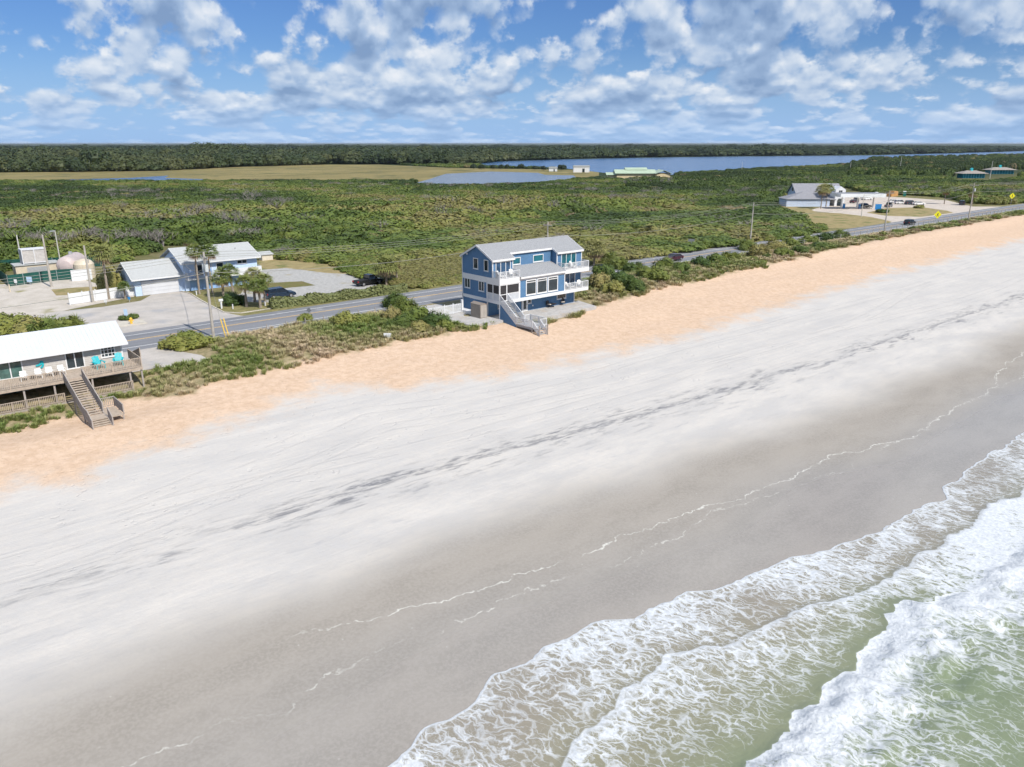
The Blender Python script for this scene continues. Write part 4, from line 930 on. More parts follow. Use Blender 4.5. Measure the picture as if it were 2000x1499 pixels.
# screened porch
mb = MB()
for x, y in ((0, 0), (1.28, 0), (3.62, 0), (0, 1.4), (0, 2.72)): mb.box(x - .06, x + .1, y - .04, y + .12, 2.6, 4.92)
mb.box(0, 3.7, -.03, .05, 4.78, 4.92); mb.box(-.05, .05, 0, 2.8, 4.78, 4.92); mb.box(1.36, 3.6, -.03, .05, 3.48, 3.58); mb.box(-.04, .04, .1, 2.7, 3.48, 3.58); mb.box(.1, 1.24, -.035, .045, 3.42, 3.52)
pf = T('porch_frame', mb, W_trim)
for q_ in ((1.36, 3.58, 0, .02, 3.58), (-.01, .01, .12, 1.36, 3.58), (-.01, .01, 1.52, 2.68, 3.58), (.16, 1.2, 0, .02, 2.62)): mb = MB(); mb.box(*q_, 4.78); mb.build('screen', SCREEN, pf)
for q_ in ((1.36, 3.58, -.01, .03), (-.02, .02, .12, 1.36), (-.02, .02, 1.52, 2.68)): mb = MB(); mb.box(*q_, 2.62, 3.46); mb.build('lower_panel', pm('pale_grey_panel', (.55, .57, .60), .7, .08, 2, lap=.12, lapax=0), pf)
# balconies
railing(H, [(.02, 1.5), (.02, 0), (3.72, 0), (3.72, 1.5)], 5.7, .98, every=1.3)
railing(H, [(12.8, 1.5), (12.8, 0), (17.92, 0), (17.92, 1.5)], 5.7, .98, every=1.3)
railing(H, [(12.85, 0), (17.92, 0), (17.92, 1.5)], 2.6, .98, every=1.3)
for x0, x1, z in ((.0, 3.74, 5.7), (12.78, 17.95, 5.7), (12.82, 17.95, 2.6)):
    mb = MB(); mb.box(x0, x1, 0, 1.54, z, z + .025); T('balcony_floor', mb, DECKG)
for z, a in ((8.6, .9), ):
    mb = MB(); mb.box(-.16, -.02, 7.2, 7.4, 8.45, 8.68); T('flood_light', mb, W_trim)
mb = MB(); mb.box(7.9, 8.1, 1.78, 1.85, .55, .75); T('wall_box', mb, W_trim)
# outside stair with landing
st = thing('outside_stair', 'white railed outside stair with landing down from the porch to the sand', 'stair', (BX, BY, -.6))
def O(mb, n, m): 
    for i, v in enumerate(mb.v): mb.v[i] = (v[0], v[1], v[2] + .6)
    return mb.build(n, m, st)
n = 14; tr = MB(); tr.box(.05, 1.42, -.15, .15, -.025, .025); tm = tr.build('tread', DECKG, st); tm.location = (0, -.15, 2.6 - .1 + .6)
for i in range(1, n):
    o = tm.copy(); COL.objects.link(o); o.location = (0, -.15 - 3.4 * i / n, 2.5 - 2.5 * i / n + .6)
mb = MB()
for x in (.02, 1.45): mb.beam((x, -.02, 2.45), (x, -3.55, -.08), .06, .3)
O(mb, 'stringer', W_trim)
mb = MB(); mb.extr([(-.05, 2.2), (-.05, -.7), (-3.55, -.8), (-3.5, -.2)], 'x', -.03, .03); O(mb, 'side_panel', BLUE)
mb = MB(); mb.box(-.08, .06, -.1, .04, -.7, 2.2); O(mb, 'corner_post', W_trim)
for x in (.02, 1.45): railing(st, [(x, -.05, 3.15), (x, -3.5, .65)], 0, .95, every=1.8)
mb = MB(); mb.box(0, 2.7, -6.9, -3.5, -.06, .0); O(mb, 'landing', DECKG)
mb = MB(); mb.box(0, 2.7, -6.88, -3.52, -.35, -.06); O(mb, 'landing_skirt', pm('grey_skirt', (.30, .31, .33), .8, .12, 3))
for x in (.1, 2.6):
    for y in (-3.7, -6.75): mb = MB(); mb.box(x - .07, x + .07, y - .07, y + .07, -1.4, -.06); O(mb, 'landing_post', WOODG)
railing(st, [(0, -3.6), (0, -6.85)], .6, .95, every=1.6); railing(st, [(2.68, -3.6), (2.68, -6.85), (1.5, -6.85)], .6, .95, every=1.5); railing(st, [(1.6, -3.52), (2.68, -3.52)], .6, .95, every=1.1)
tr = MB(); tr.box(.1, 1.4, -.14, .14, -.025, .025); t2 = tr.build('lower_tread', DECKG, st); t2.location = (0, -7.02, -.2 + .6)
for i in range(1, 5):
    o = t2.copy(); COL.objects.link(o); o.location = (0, -7.02 - .27 * i, -.2 - .2 * i + .6)
for x in (.06, 1.44): railing(st, [(x, -6.9, .6), (x, -8.15, -.45)], 0, .9, every=1.3)
mb = MB()
for x in (0.0, 1.5): mb.box(x - .07, x + .07, -8.4, -8.26, -1.5, .55)
O(mb, 'foot_post', WOODG)
# patio, side paving
def slabthing(name, poly, z0, z1, m, label):
    mb = MB(); mb.extr(poly, 'z', z0, z1); o = mb.build(name, m); return tag(o, label, kind='structure')
slabthing('patio', [(71.4, 79.5), (77, 79.0), (85.9, 79.6), (87.0, 84.6), (85.0, 84.6), (85.0, 85.5), (71.4, 85.5)], -.75, .015, PAVER, 'grey paver patio below the blue house')
slabthing('side_paving', [(63.4, 82.0), (67.2, 81.2), (68.62, 81.4), (72.3, 84.9), (72.3, 85.2), (68.6, 97.0), (62.5, 97.0), (61.5, 89)], -.5, .02, PAVER, 'grey paved yard left of the blue house')
slabthing('back_drive', [(68.6, 90.8), (86, 90.8), (86, 97.6), (68.55, 97.6)], -.3, .012, M_conc, 'paved drive between the blue house and the road')
# shed
sh = thing('storage_shed', 'grey brown plastic storage shed beside the blue house wall', 'shed', (66.85, 84.35, .02))
SH1 = pm('taupe_resin', (.30, .255, .215), .6, .08, 2, lap=.22, lapax=1); SH2 = pm('taupe_resin_light', (.38, .34, .30), .6, .08, 2)
mb = MB(); mb.extr([(0, 0), (1.2, 0), (1.2, 1.95), (.6, 2.12), (0, 1.95)], 'y', 0, 2.2); mb.build('body', SH1, sh)
mb = MB(); mb.slab([(-.06, -.06, 1.98), (.6, -.06, 2.2), (.6, 2.26, 2.2), (-.06, 2.26, 1.98)], .05); mb.slab([(.6, -.06, 2.2), (1.26, -.06, 1.98), (1.26, 2.26, 1.98), (.6, 2.26, 2.2)], .05); mb.build('lid', SH1, sh)
for a in (.08, .62): mb = MB(); mb.box(a, a + .5, -.03, .0, .1, 1.85); mb.build('door', SH2, sh)
# white fence with gate
gf = thing('picket_fence', 'white picket fence and gate between the blue house and the road', 'fence', (61.2, 89.6, 0))
mb = MB()
for i in range(5): mb.box(i * 1.55, i * 1.55 + .13, -.06, .07, 0, 1.55)
mb.box(6.2, 6.5, -.16, .16, 0, 1.9); mb.build('post', W_vinyl, gf)
mb = MB(); mb.box(0, 6.3, -.03, .03, 1.22, 1.34); mb.box(0, 6.3, -.03, .03, .12, .24); mb.build('rail', W_vinyl, gf)
mb = MB()
for i in range(46): mb.box(.1 + i * .135, .185 + i * .135, -.055, -.032, .06, 1.42)
tag(mb.build('pickets', W_vinyl, gf), kind='stuff')
mb = MB(); mb.box(67.5, 69.0, 86.7, 90.7, .02, .42); tag(mb.build('low_white_wall', W_trim), 'low white wall along the base of the blue gable wall', 'wall')
# patio furniture and balcony chairs
IRON = pm('dark_iron', (.045, .04, .04), .5, .1, 3); CUSH = pm('pale_cushion', (.55, .50, .45), .9, .12, 4)
def patio_chair(x, y, rz, label):
    t = thing('patio_chair', label, 'chair', (x, y, .015), rz, 'dark patio chairs')
    mb = MB()
    for a, b in ((-.3, -.3), (.3, -.3), (-.3, .3), (.3, .3)): mb.tube([(a, b, 0), (a * .95, b * .95, .42)], .022, 6)
    mb.build('leg', IRON, t); mb = MB(); mb.box(-.34, .34, -.34, .34, .38, .43); mb.build('seat_frame', IRON, t)
    mb = MB(); mb.extr([(-.36, .4), (.36, .4), (.36, .85), (.22, 1.02), (-.22, 1.02), (-.36, .85)], 'y', .32, .37); mb.build('backrest', IRON, t)
    mb = MB(); mb.box(-.3, .3, -.3, .3, .435, .53); mb.build('cushion', CUSH, t, bevel=.03)
    mb = MB(); mb.box(-.36, -.31, -.3, .34, .62, .66); mb.box(.31, .36, -.3, .34, .62, .66); mb.build('armrest', IRON, t); return t
pc = at(1073, 601); patio_chair(pc[0], pc[1], .3, 'dark iron patio chair with pale cushion left of the patio table'); pc = at(1082, 596); patio_chair(pc[0] + .4, pc[1] + .5, 2.9, 'dark iron patio chair with rounded back against the blue wall')
pc = at(1099, 596); patio_chair(pc[0], pc[1], -.5, 'dark iron patio chair standing apart on the right of the patio')
tp = at(1079, 600); t = thing('patio_table', 'low dark iron table between the patio chairs', 'table', (tp[0], tp[1] - .2, .015)); mb = MB(); mb.tube([(0, 0, 0), (0, 0, .5)], .05, 8); mb.build('pedestal', IRON, t); mb = MB(); mb.tube([(0, 0, .5), (0, 0, .54)], .5, 16); mb.build('tabletop', IRON, t)
def adirondack(loc, rz, m, label, group=None):
    t = thing('adirondack_chair', label, 'chair', loc, rz, group)
    for i in range(5):
        mb = MB(); x = -.26 + i * .11; mb.beam((x + .045, .22, .32), (x + .045, .62, 1.0 - .04 * abs(i - 2)), .095, .025); mb.build('back_slat', m, t)
    mb = MB(); mb.slab([(-.28, -.38, .38), (.28, -.38, .38), (.28, .3, .28), (-.28, .3, .28)], .04); mb.build('seat', m, t)
    mb = MB(); mb.box(-.42, -.28, -.42, .42, .55, .59); mb.box(.28, .42, -.42, .42, .55, .59); mb.build('armrest', m, t)
    mb = MB(); mb.box(-.36, -.30, -.38, -.30, 0, .55); mb.box(.30, .36, -.38, -.30, 0, .55); mb.box(-.33, -.29, .3, .38, 0, .55); mb.box(.29, .33, .3, .38, 0, .55); mb.build('leg', m, t); return t
WCH = pm('white_chair_plastic', (.78, .78, .76), .5, .04, 2)
adirondack((BX + 1.0, BY + .85, 5.73), .5, WCH, 'white slatted chair at the left on the upper left balcony'); adirondack((BX + 3.0, BY + .85, 5.73), -.4, WCH, 'white slatted chair at the right on the upper left balcony')
adirondack((BX + 15.4, BY + .8, 5.73), .2, WCH, 'white slatted chair on the upper right balcony'); adirondack((BX + 16.9, BY + .8, 2.63), -.5, WCH, 'white slatted chair at the end of the lower right balcony'); adirondack((BX + 14.6, BY + .8, 2.63), .3, WCH, 'white slatted chair before the lower balcony sliding door')

# ------------------------------------------------ grey beach house with white metal roof (left)
LH = thing('beach_house', 'grey beach house with white metal roof and wooden decks at the left', 'house', (0, 88, -.7))
GSID = pm('warm_grey_siding', (.50, .47, .435), .7, .06, 1.5, lap=.2); METAL = pm('white_metal_roof', (.56, .585, .62), .35, .03, .8, spec=.5)
def L_(mb, n, m, par=None, **k):
    for i, v in enumerate(mb.v): mb.v[i] = (v[0], v[1] - 88, v[2] + .7)
    return mb.build(n, m, par or LH, **k)
mb = MB(); mb.box(-2, 20.5, 88.0, 94.0, 1.5, 3.7); mb.extr([(88.0, 3.7), (94.0, 3.7), (91.0, 5.2)], 'x', 20.3, 20.5); L_(mb, 'upper_wall', GSID)
mb = MB(); mb.box(-2, 20.3, 88.4, 93.8, -.9, 1.4); L_(mb, 'lower_wall', pm('tan_lower_wall', (.40, .36, .29), .8, .1, 2))
mb = MB(); mb.slab([(-2.5, 87.3, 3.62), (21.0, 87.3, 3.62), (21.0, 91.0, 5.38), (-2.5, 91.0, 5.38)], .09); mb.slab([(-2.5, 91.0, 5.38), (21.0, 91.0, 5.38), (21.0, 94.7, 3.62), (-2.5, 94.7, 3.62)], .09)
rf = L_(mb, 'roof', METAL)
mb = MB()
for i in range(58):
    x = -2.4 + i * .41
    if x < 20.95: mb.beam((x, 87.3, 3.635), (x, 91.0, 5.395), .03, .035)
tag(L_(mb, 'standing_seams', METAL, rf), kind='stuff')
mb = MB(); mb.box(-2.5, 21.0, 87.24, 87.3, 3.4, 3.62); mb.box(20.36, 20.52, 87.96, 88.12, 1.5, 3.7); L_(mb, 'fascia', W_trim, rf)
def lwin(a0, a1, z0, z1, **k):
    w = window(LH, '-y', 0, a0, a1, z0 + .7, z1 + .7, **k); return w
lwin(15.0, 16.75, 1.55, 3.45, cols=2, name='sliding_door', pane=GL_dark); lwin(18.35, 19.8, 2.2, 3.4, cols=4, rows=3, bar=.035); lwin(9.0, 11.2, 1.55, 3.4, cols=2, name='sliding_door', pane=glass('curtained_glass', (.09, .18, .16)))
for a0, a1 in ((9.0, 10.9), (11.6, 14.3), (15.6, 17.2)): mb = MB(); mb.box(a0, a1, 88.34, 88.4, -.55, 1.3); L_(mb, 'lower_opening', pm('dark_teal_screen', (.02, .045, .05), .4, .2, 2))
mb = MB()
for i in range(8):
    y = 84.08 + i * .49; mb.box(-2, 21.2, y, y + .47, 1.49, 1.55)
dk = L_(mb, 'upper_deck', WOODW)
mb = MB(); mb.box(-2, 21.25, 83.98, 84.06, 1.28, 1.53); mb.box(21.2, 21.28, 84.0, 88.0, 1.28, 1.53); L_(mb, 'deck_fascia', WOODW, dk)
mb = MB(); mb.box(-2, 20.1, 84.1, 88.4, -.75, -.68); L_(mb, 'lower_deck', WOODW)
mb = MB(); mb.box(-2, 20.15, 84.0, 84.08, -.98, -.7); L_(mb, 'lower_deck_fascia', WOODG)
for x in (-1, 3, 7, 10.4, 13.0, 16.4, 20.0, 21.15): mb = MB(); mb.box(x - .08, x + .08, 84.12, 84.28, -1.6, 1.3); L_(mb, 'deck_post', WOODG)
def LR(path, z, **k):
    return railing(LH, [(p[0], p[1] - 88) + ((p[2] + .7,) if len(p) == 3 else ()) for p in path], z + .7, m=WOODW, gap=.15, bal=.055, post=.1, **k)
LR([(-2, 84.06), (13.9, 84.06)], 1.55, every=2.4); LR([(15.6, 84.06), (21.2, 84.06), (21.2, 88.6)], 1.55, every=2.4)
LR([(-2, 84.06), (13.7, 84.06)], -.68, h=.92, every=2.4); LR([(15.8, 84.06), (20.1, 84.06), (20.1, 86)], -.68, h=.92, every=2.4)
# side stair at the right end of the deck
ss1 = MB(); ss1.beam((21.35, 88.4, 1.4), (21.35, 92.6, -.0), .06, .28); ss1.beam((22.3, 88.4, 1.4), (22.3, 92.6, -.0), .06, .28); L_(ss1, 'side_stringer', WOODG)
LR([(22.3, 88.3, 1.55), (22.3, 92.6, .1)], 0, every=2.0)
b0 = MB(); b0.box(21.35, 22.3, -.14, .14, -.02, .02); s0 = b0.build('side_tread', WOODW, LH); s0.location = (0, .6, 1.4 + .6)
for i in range(1, 8): o = s0.copy(); COL.objects.link(o); o.location = (0, .6 + .55 * i, 2.0 - .19 * i)
# beach stair
bs = thing('beach_stair', 'weathered wooden stair from the grey house deck down to the sand', 'stair', (14.0, 84, -.9))
tr = MB(); tr.box(0, 1.5, -.16, .16, -.025, .025); t0 = tr.build('tread', WOODW, bs); t0.location = (0, -.2, 2.3)
for i in range(1, 16): o = t0.copy(); COL.objects.link(o); o.location = (0, -.2 - .42 * i, 2.3 - .118 * i)
tr = MB(); tr.box(0, 2.9, -1.55, 0, -.04, .04); tr.box(1.62, 2.9, 0, 1.6, -.04, .04); o = tr.build('landing', WOODW, bs); o.location = (0, -6.75, .42)
for i in range(5): o = t0.copy(); COL.objects.link(o); o.location = (.05, -8.4 - .3 * i, .28 - .11 * i)
mb = MB()
for x in (-.05, 1.55): mb.beam((x, 0, 2.3), (x, -6.75, .40), .07, .28); mb.beam((x, -6.7, .36), (x, -8.3, .36), .07, .24); mb.beam((x, -8.2, .36), (x, -9.7, -.15), .07, .22)
mb.build('stringer', WOODG, bs)
railing(bs, [(1.62, -5.1, .46), (2.95, -5.1, .46), (2.95, -8.25, .46)], 0, .95, m=WOODG, gap=.16, bal=.05, post=.1, every=2.0)
for x, pth in ((-.08, [(-.08, 0, 2.4), (-.08, -6.7, .5), (-.08, -8.25, .45), (-.08, -9.6, -.1)]), (1.58, [(1.58, 0, 2.4), (1.58, -6.6, .52)]), (2.9, [(1.62, -8.28, .45), (1.62, -9.6, -.1)])): railing(bs, pth, 0, .95, m=WOODG, gap=.16, bal=.05, post=.1, every=2.2)
mb = MB()
for x in (-.08, 1.58):
    for y in (-3.2, -6.7, -8.25): mb.box(2.82, 2.94, y - .06, y + .06, -1.0, .38) if y < -4 and x > 0 else None; mb.box(x - .06, x + .06, y - .06, y + .06, -1.0, .4 + (1.1 if y > -4 else 0))
mb.build('post', WOODG, bs)
TEAL = pm('turquoise_paint', (.02, .42, .47), .5, .05, 2)
for o in (adirondack((17.7, 86.4, 1.56), .2, TEAL, 'turquoise slatted chair under the grey house window, left of two'), adirondack((19.6, 86.4, 1.56), -.3, TEAL, 'turquoise slatted chair at the deck corner, right of two')): o.scale = (1.25, 1.2, 1.2)
def deck_chair(x, label):
    t = thing('deck_chair', label, 'chair', (x, 86.4, 1.56), random.uniform(-.3, .3), 'white chairs on the grey house deck')
    mb = MB(); mb.box(-.28, .28, -.28, .28, .38, .43); mb.build('seat', WCH, t); mb = MB(); mb.extr([(-.29, .4), (.29, .4), (.27, .95), (-.27, .95)], 'y', .24, .29); mb.build('backrest', WCH, t)
    mb = MB()
    for a in (-.25, .25):
        for b in (-.25, .25): mb.tube([(a * 1.1, b * 1.1, 0), (a, b, .4)], .025, 6)
    mb.build('leg', WCH, t); mb = MB(); mb.box(-.33, -.28, -.28, .28, .6, .64); mb.box(.28, .33, -.28, .28, .6, .64); mb.build('armrest', WCH, t)
for x, l in ((12.2, 'left of the three in a row'), (13.15, 'middle of the three in a row'), (14.25, 'nearest the sliding door'), (10.9, 'alone at the left by the curtained door')): deck_chair(x, 'white plastic chair on the grey house deck, ' + l)
for x, l in ((11.65, 'left'), (13.7, 'right')): mb = MB(); mb.box(-.22, .22, -.22, .22, .3, .34); t = thing('side_table', 'small dark table between the white deck chairs, %s one' % l, 'table', (x, 86.6, 1.56)); mb.build('tabletop', IRON, t); mb = MB(); mb.box(-.18, .18, -.18, .18, 0, .3); mb.build('base', IRON, t)
mb = MB(); pts = [(.0, .75), (.25, .72), (.32, .35), (.15, .05), (-.12, .0), (-.02, .16), (.1, .3), (.08, .42), (-.1, .3), (-.42, .25), (-.45, .4), (-.18, .45), (-.02, .6)]
mb.extr([(12.75 + a, 2.15 + b) for a, b in pts], 'y', 87.9, 87.98); tag(mb.build('wall_ornament', TEAL), 'turquoise sea creature ornament on the grey house wall', 'ornament')

# ------------------------------------------------ light blue house with garage (inland)
IH = thing('house', 'light blue two storey house with attached garage across the road', 'house', (34.4, 134.2, 0))
LBLUE = pm('light_blue_siding', (.52, .65, .84), .7, .05, 1.2, lap=.22); LROOF = pm('pale_grey_shingles', (.42, .43, .425), .9, .12, 4, .6, 6)
def I_(mb, n, m, par=None): 
    for i, v in enumerate(mb.v): mb.v[i] = (v[0] - 34.4, v[1] - 134.2, v[2])
    return mb.build(n, m, par or IH)
MBLUE = pm('medium_blue_siding', (.28, .45, .72), .7, .06, 1.5, lap=.22)
mb = MB(); mb.box(34.6, 42.4, 134.2, 142.2, 0, 2.75); mb.extr([(134.2, 2.75), (142.2, 2.75), (138.2, 4.95)], 'x', 34.6, 34.8); I_(mb, 'garage_wall', LBLUE)
mb = MB(); mb.slab([(34.0, 133.4, 2.85), (42.9, 133.4, 2.85), (42.9, 138.2, 5.2), (34.0, 138.2, 5.2)], .12); mb.slab([(34.0, 138.2, 5.2), (42.9, 138.2, 5.2), (42.9, 143.0, 2.85), (34.0, 143.0, 2.85)], .12); gr = I_(mb, 'garage_roof', LROOF)
mb = MB(); mb.box(34.0, 42.9, 133.34, 133.4, 2.62, 2.84); I_(mb, 'fascia', W_trim, gr)
gd = MB(); gd.box(35.6, 41.5, 134.1, 134.2, 0, 2.35); gdo = I_(gd, 'garage_door', pm('grey_garage_door', (.55, .56, .58), .6, .05, 1))
for i in range(4): mb = MB(); mb.box(35.65, 41.45, 134.06, 134.1, .05 + i * .58, .58 + i * .58); I_(mb, 'panel', pm('garage_panel', (.60, .61, .63), .6, .05, 1), gdo)
mb = MB(); mb.box(42.4, 55.2, 133.6, 143.0, 0, 4.75); mb.extr([(133.6, 4.75), (143.0, 4.75), (138.2, 6.6)], 'x', 42.4, 42.6); mb.extr([(133.6, 4.75), (143.0, 4.75), (138.2, 6.6)], 'x', 55.0, 55.2); I_(mb, 'wall', LBLUE)
mb = MB(); mb.slab([(41.8, 132.8, 4.78), (55.7, 132.8, 4.78), (55.7, 138.2, 6.85), (41.8, 138.2, 6.85)], .12); mb.slab([(41.8, 138.2, 6.85), (55.7, 138.2, 6.85), (55.7, 143.7, 4.78), (41.8, 143.7, 4.78)], .12); ur = I_(mb, 'roof', LROOF)
mb = MB(); mb.box(41.8, 55.7, 132.74, 132.8, 4.55, 4.76); mb.beam((41.78, 132.8, 4.68), (41.78, 138.2, 6.75), .06, .22); mb.beam((55.72, 132.8, 4.68), (55.72, 138.2, 6.75), .06, .22); mb.beam((33.98, 133.4, 2.75), (33.98, 138.2, 5.1), .06, .22); I_(mb, 'fascia', W_trim, ur)
mb = MB(); mb.tube([(52.5, 136.0, 5.9), (52.5, 136.0, 6.35)], .08, 8); I_(mb, 'vent_pipe', LROOF, ur)
mb = MB(); mb.box(42.5, 55.4, 132.2, 133.6, 1.95, 2.15); I_(mb, 'balcony_floor', W_trim)
mb = MB(); mb.box(48.9, 55.4, 132.2, 132.3, 2.15, 3.2); mb.box(55.3, 55.4, 132.3, 133.6, 2.15, 3.2); I_(mb, 'balcony_parapet', W_vinyl)
railing(IH, [(42.6 - 34.4, 133.5 - 134.2), (42.6 - 34.4, 132.25 - 134.2), (48.8 - 34.4, 132.25 - 134.2)], 2.15, 1.0, every=1.5, gap=.2)
def iwin(a0, a1, z0, z1, **k): return window(IH, '-y', -.6, a0 - 34.4, a1 - 34.4, z0, z1, **k)
iwin(51.6, 53.4, 3.7, 4.4, cols=2); iwin(44.2, 45.6, 2.3, 4.3); iwin(47.9, 49.2, 2.4, 4.3); iwin(46.2, 47.2, 2.2, 4.3, name='door', pane=MBLUE)
mb = MB(); mb.box(43.2, 54.5, 133.52, 133.6, 0, 1.9); I_(mb, 'lower_wall_panel', MBLUE)
sm = at(520, 508); t = thing('well_house', 'tiny white utility hut with grey roof behind the light blue house', 'hut', (sm[0], sm[1], 0)); mb = MB(); mb.box(-1.2, 1.2, -.8, .8, 0, 1.2); mb.build('wall', pm('cream_block', (.62, .56, .46), .8, .1, 2), t); mb = MB(); mb.slab([(-1.6, -1.0, 1.25), (1.4, -1.0, 1.25), (1.4, 1.0, 1.75), (-1.6, 1.0, 1.75)], .1); mb.build('roof', LROOF, t)
# bird bath and tiny garden things in front
def post_box(u, v, h, label, cat, m, w=.12, head=None, name='post'):
    x, y = at(u, v); t = thing(name, label, cat, (x, y, 0)); mb = MB(); mb.box(-w / 2, w / 2, -w / 2, w / 2, 0, h); mb.build('post', m, t)
    if head: mb = MB(); mb.box(-head[0] / 2, head[0] / 2, -head[1] / 2, head[1] / 2, h, h + head[2]); mb.build('box', m, t, bevel=.03)
    return t
post_box(433, 603.5, 1.15, 'white mailbox on a post at the driveway edge', 'mailbox', W_vinyl, .2, (.62, .3, .34), 'mailbox')
post_box(455, 604, .75, 'short white post right of the mailbox', 'post', W_vinyl, .14); post_box(518, 598, .7, 'short white post beside the slim palm', 'post', W_vinyl, .14); post_box(384, 577, .7, 'white post at the garage flower bed', 'post', W_vinyl, .14)
# ================================================================ poles, wires, signs, fences
POLE = pm('weathered_pole_wood', (.42, .385, .34), .9, .18, 2.0, .5, 10); GALV = pm('galvanised_steel', (.50, .51, .52), .5, .1, 3, metal=.5)
CONC_P = pm('concrete_pole', (.55, .53, .48), .9, .1, 2)
def upole(x, y, h, label, arm=True, transformer=0, z=None, r=.16, rz=0.0, m=None):
    z = float(terr(x, y)) if z is None else z
    t = thing('utility_pole', label, 'utility pole', (x, y, z), rz); mb = MB(); mb.tube([(0, 0, -.4), (0, 0, h)], [r * 1.25, r * .8], 10); mb.build('pole', m or POLE, t)
    if arm:
        mb = MB(); mb.box(-.05, .05, -1.2, 1.2, h - .75, h - .63); mb.build('crossarm', POLE, t)
        for k in (-1.1, -.5, .5, 1.1): mb = MB(); mb.tube([(0, k, h - .63), (0, k, h - .45)], [.05, .035], 6); mb.build('insulator', GALV, t)
    for k in range(transformer):
        mb = MB(); mb.tube([(.0, -.42 + .84 * k, h - 2.4), (.0, -.42 + .84 * k, h - 1.5)], .24, 12); mb.build('transformer', pm('pale_grey_transformer', (.55, .58, .58), .5, .06, 2), t)
    return (x, y, z + h)
def toph(u, vt, y): 
    d = ray(u, vt); t = y / d[1]; return d[0] * t, HCAM + d[2] * t
PA = upole(33.9, 98.35, 10.95, 'tall wooden utility pole with transformers at the roadside left', transformer=2)
x2, z2 = toph(1070, 434, 109.6); P2 = upole(x2, 109.6, z2, 'utility pole rising behind the blue house roof')
p3 = at(1465, 474); x3, z3 = toph(1463, 397, p3[1]); P3 = upole(p3[0], p3[1], z3, 'plain utility pole at the far road edge right of the blue house')
p4 = at(1727, 452); x4, z4 = toph(1729, 374, p4[1]); P4 = upole(p4[0], p4[1], z4, 'pale utility pole with crossarm in front of the gas station')
p5 = at(1890, 436); x5, z5 = toph(1895, 363, p5[1]); P5 = upole(p5[0], p5[1], z5, 'utility pole with transformer right of the gas station', transformer=1)
PL = (-22, 98.4, 10.9); PR = (430, 100, 11.5); upole(PL[0], PL[1], 10.9, 'utility pole at the roadside beyond the grey beach house', z=0); upole(PR[0], PR[1], 11.5, 'utility pole far along the road', z=0)
WIRE = pm('pale_wire', (.30, .29, .25), .6, .1, 5)
def wire(pts, dz, dy, label, r=.02, sag=1.1):
    mb = MB(); P = []
    for a, b in zip(pts[:-1], pts[1:]):
        for i in range(14):
            t = i / 14; P.append((a[0] + (b[0] - a[0]) * t, a[1] + (b[1] - a[1]) * t + dy, a[2] + (b[2] - a[2]) * t + dz - sag * 4 * t * (1 - t)))
    P.append((pts[-1][0], pts[-1][1] + dy, pts[-1][2] + dz)); mb.tube(P, r, 5); tag(mb.build('power_line', WIRE), label, 'power line', 'power lines along the road')
run = [PL, PA, P2, P3, P4, P5, PR]
wire(run, .05, 0.0, 'highest power line along the road, on the pole tops', .022); wire(run, -.45, -1.1, 'power line on the seaward end of the crossarms'); wire(run, -.45, 1.1, 'power line on the inland end of the crossarms'); wire(run, -2.6, 0, 'lower and thicker communication cable on the road poles', .034, 1.5)
wire([(33.9, 98.35, 9.0), (42.6, 133.6, 4.6)], 0, 0, 'service cable from the roadside pole to the light blue house', .03, .8)
mb = MB(); gx_, gy_ = hit(442, 662); mb.tube([(gx_, gy_, -.2), (34.6, 98.2, 4.5), (34.0, 98.35, 9.5)], .02, 5); tag(mb.build('guy_wire', WIRE), 'guy wire anchored in the dune beside the roadside pole', 'wire')
yg = pm('yellow_plastic_guard', (.75, .48, .05), .5, .06, 2); mb = MB(); a_ = Vector((gx_, gy_, 0)); d_ = (Vector((34.6, 98.2, 4.5)) - a_).normalized(); mb.tube([a_ + d_ * .1, a_ + d_ * 2.6], .07, 8); tag(mb.build('guy_guard', yg), 'yellow guard tube on the guy wire', 'guard')
mb = MB(); a2 = a_ + Vector((.45, .15, 0)); mb.tube([a2 + d_ * .1, a2 + d_ * 2.6], .07, 8); tag(mb.build('guy_guard', yg), 'second yellow guard tube right beside the first', 'guard')
def sign(u, vb, vt, w, h, m, label, diamond=False, name='road_sign', legs=None, y=None, mark=None):
    x, y_ = hit(u, vb); z = float(terr(x, y_)); zt = HCAM + ray(u, vt)[2] * (math.hypot(x, y_) / math.hypot(*ray(u, vt)[:2])) - z
    t = thing(name, label, 'sign', (x, y_, z), AZ - R(90)); mb = MB(); mb.tube([(0, .03, 0), (0, .03, zt - (h * .3))], .05, 6); mb.build('post', GALV, t)
    mb = MB(); s_ = h / 2; c = zt - s_
    if diamond: mb.extr([(0, c - s_), (s_, c), (0, c + s_), (-s_, c)], 'y', -.03, 0)
    else: mb.box(-w / 2, w / 2, -.03, 0, zt - h, zt)
    b_ = mb.build('panel', m, t)
    if mark: mb = MB(); mark(mb, c, h); mb.build('symbol', pm('black_sign_ink', (.02, .02, .02), .6, .05, 2), b_)
    return t
YEL = pm('yellow_sign_sheeting', (.80, .72, .02), .4, .04, 2); SBACK = pm('dark_sign_back', (.16, .17, .18), .5, .1, 3); SBLUE = pm('blue_sign', (.03, .22, .52), .4, .05, 2); PALEB = pm('pale_blue_sign', (.42, .56, .72), .5, .1, 2); SWHITE = pm('white_sign', (.75, .76, .77), .5, .05, 2)
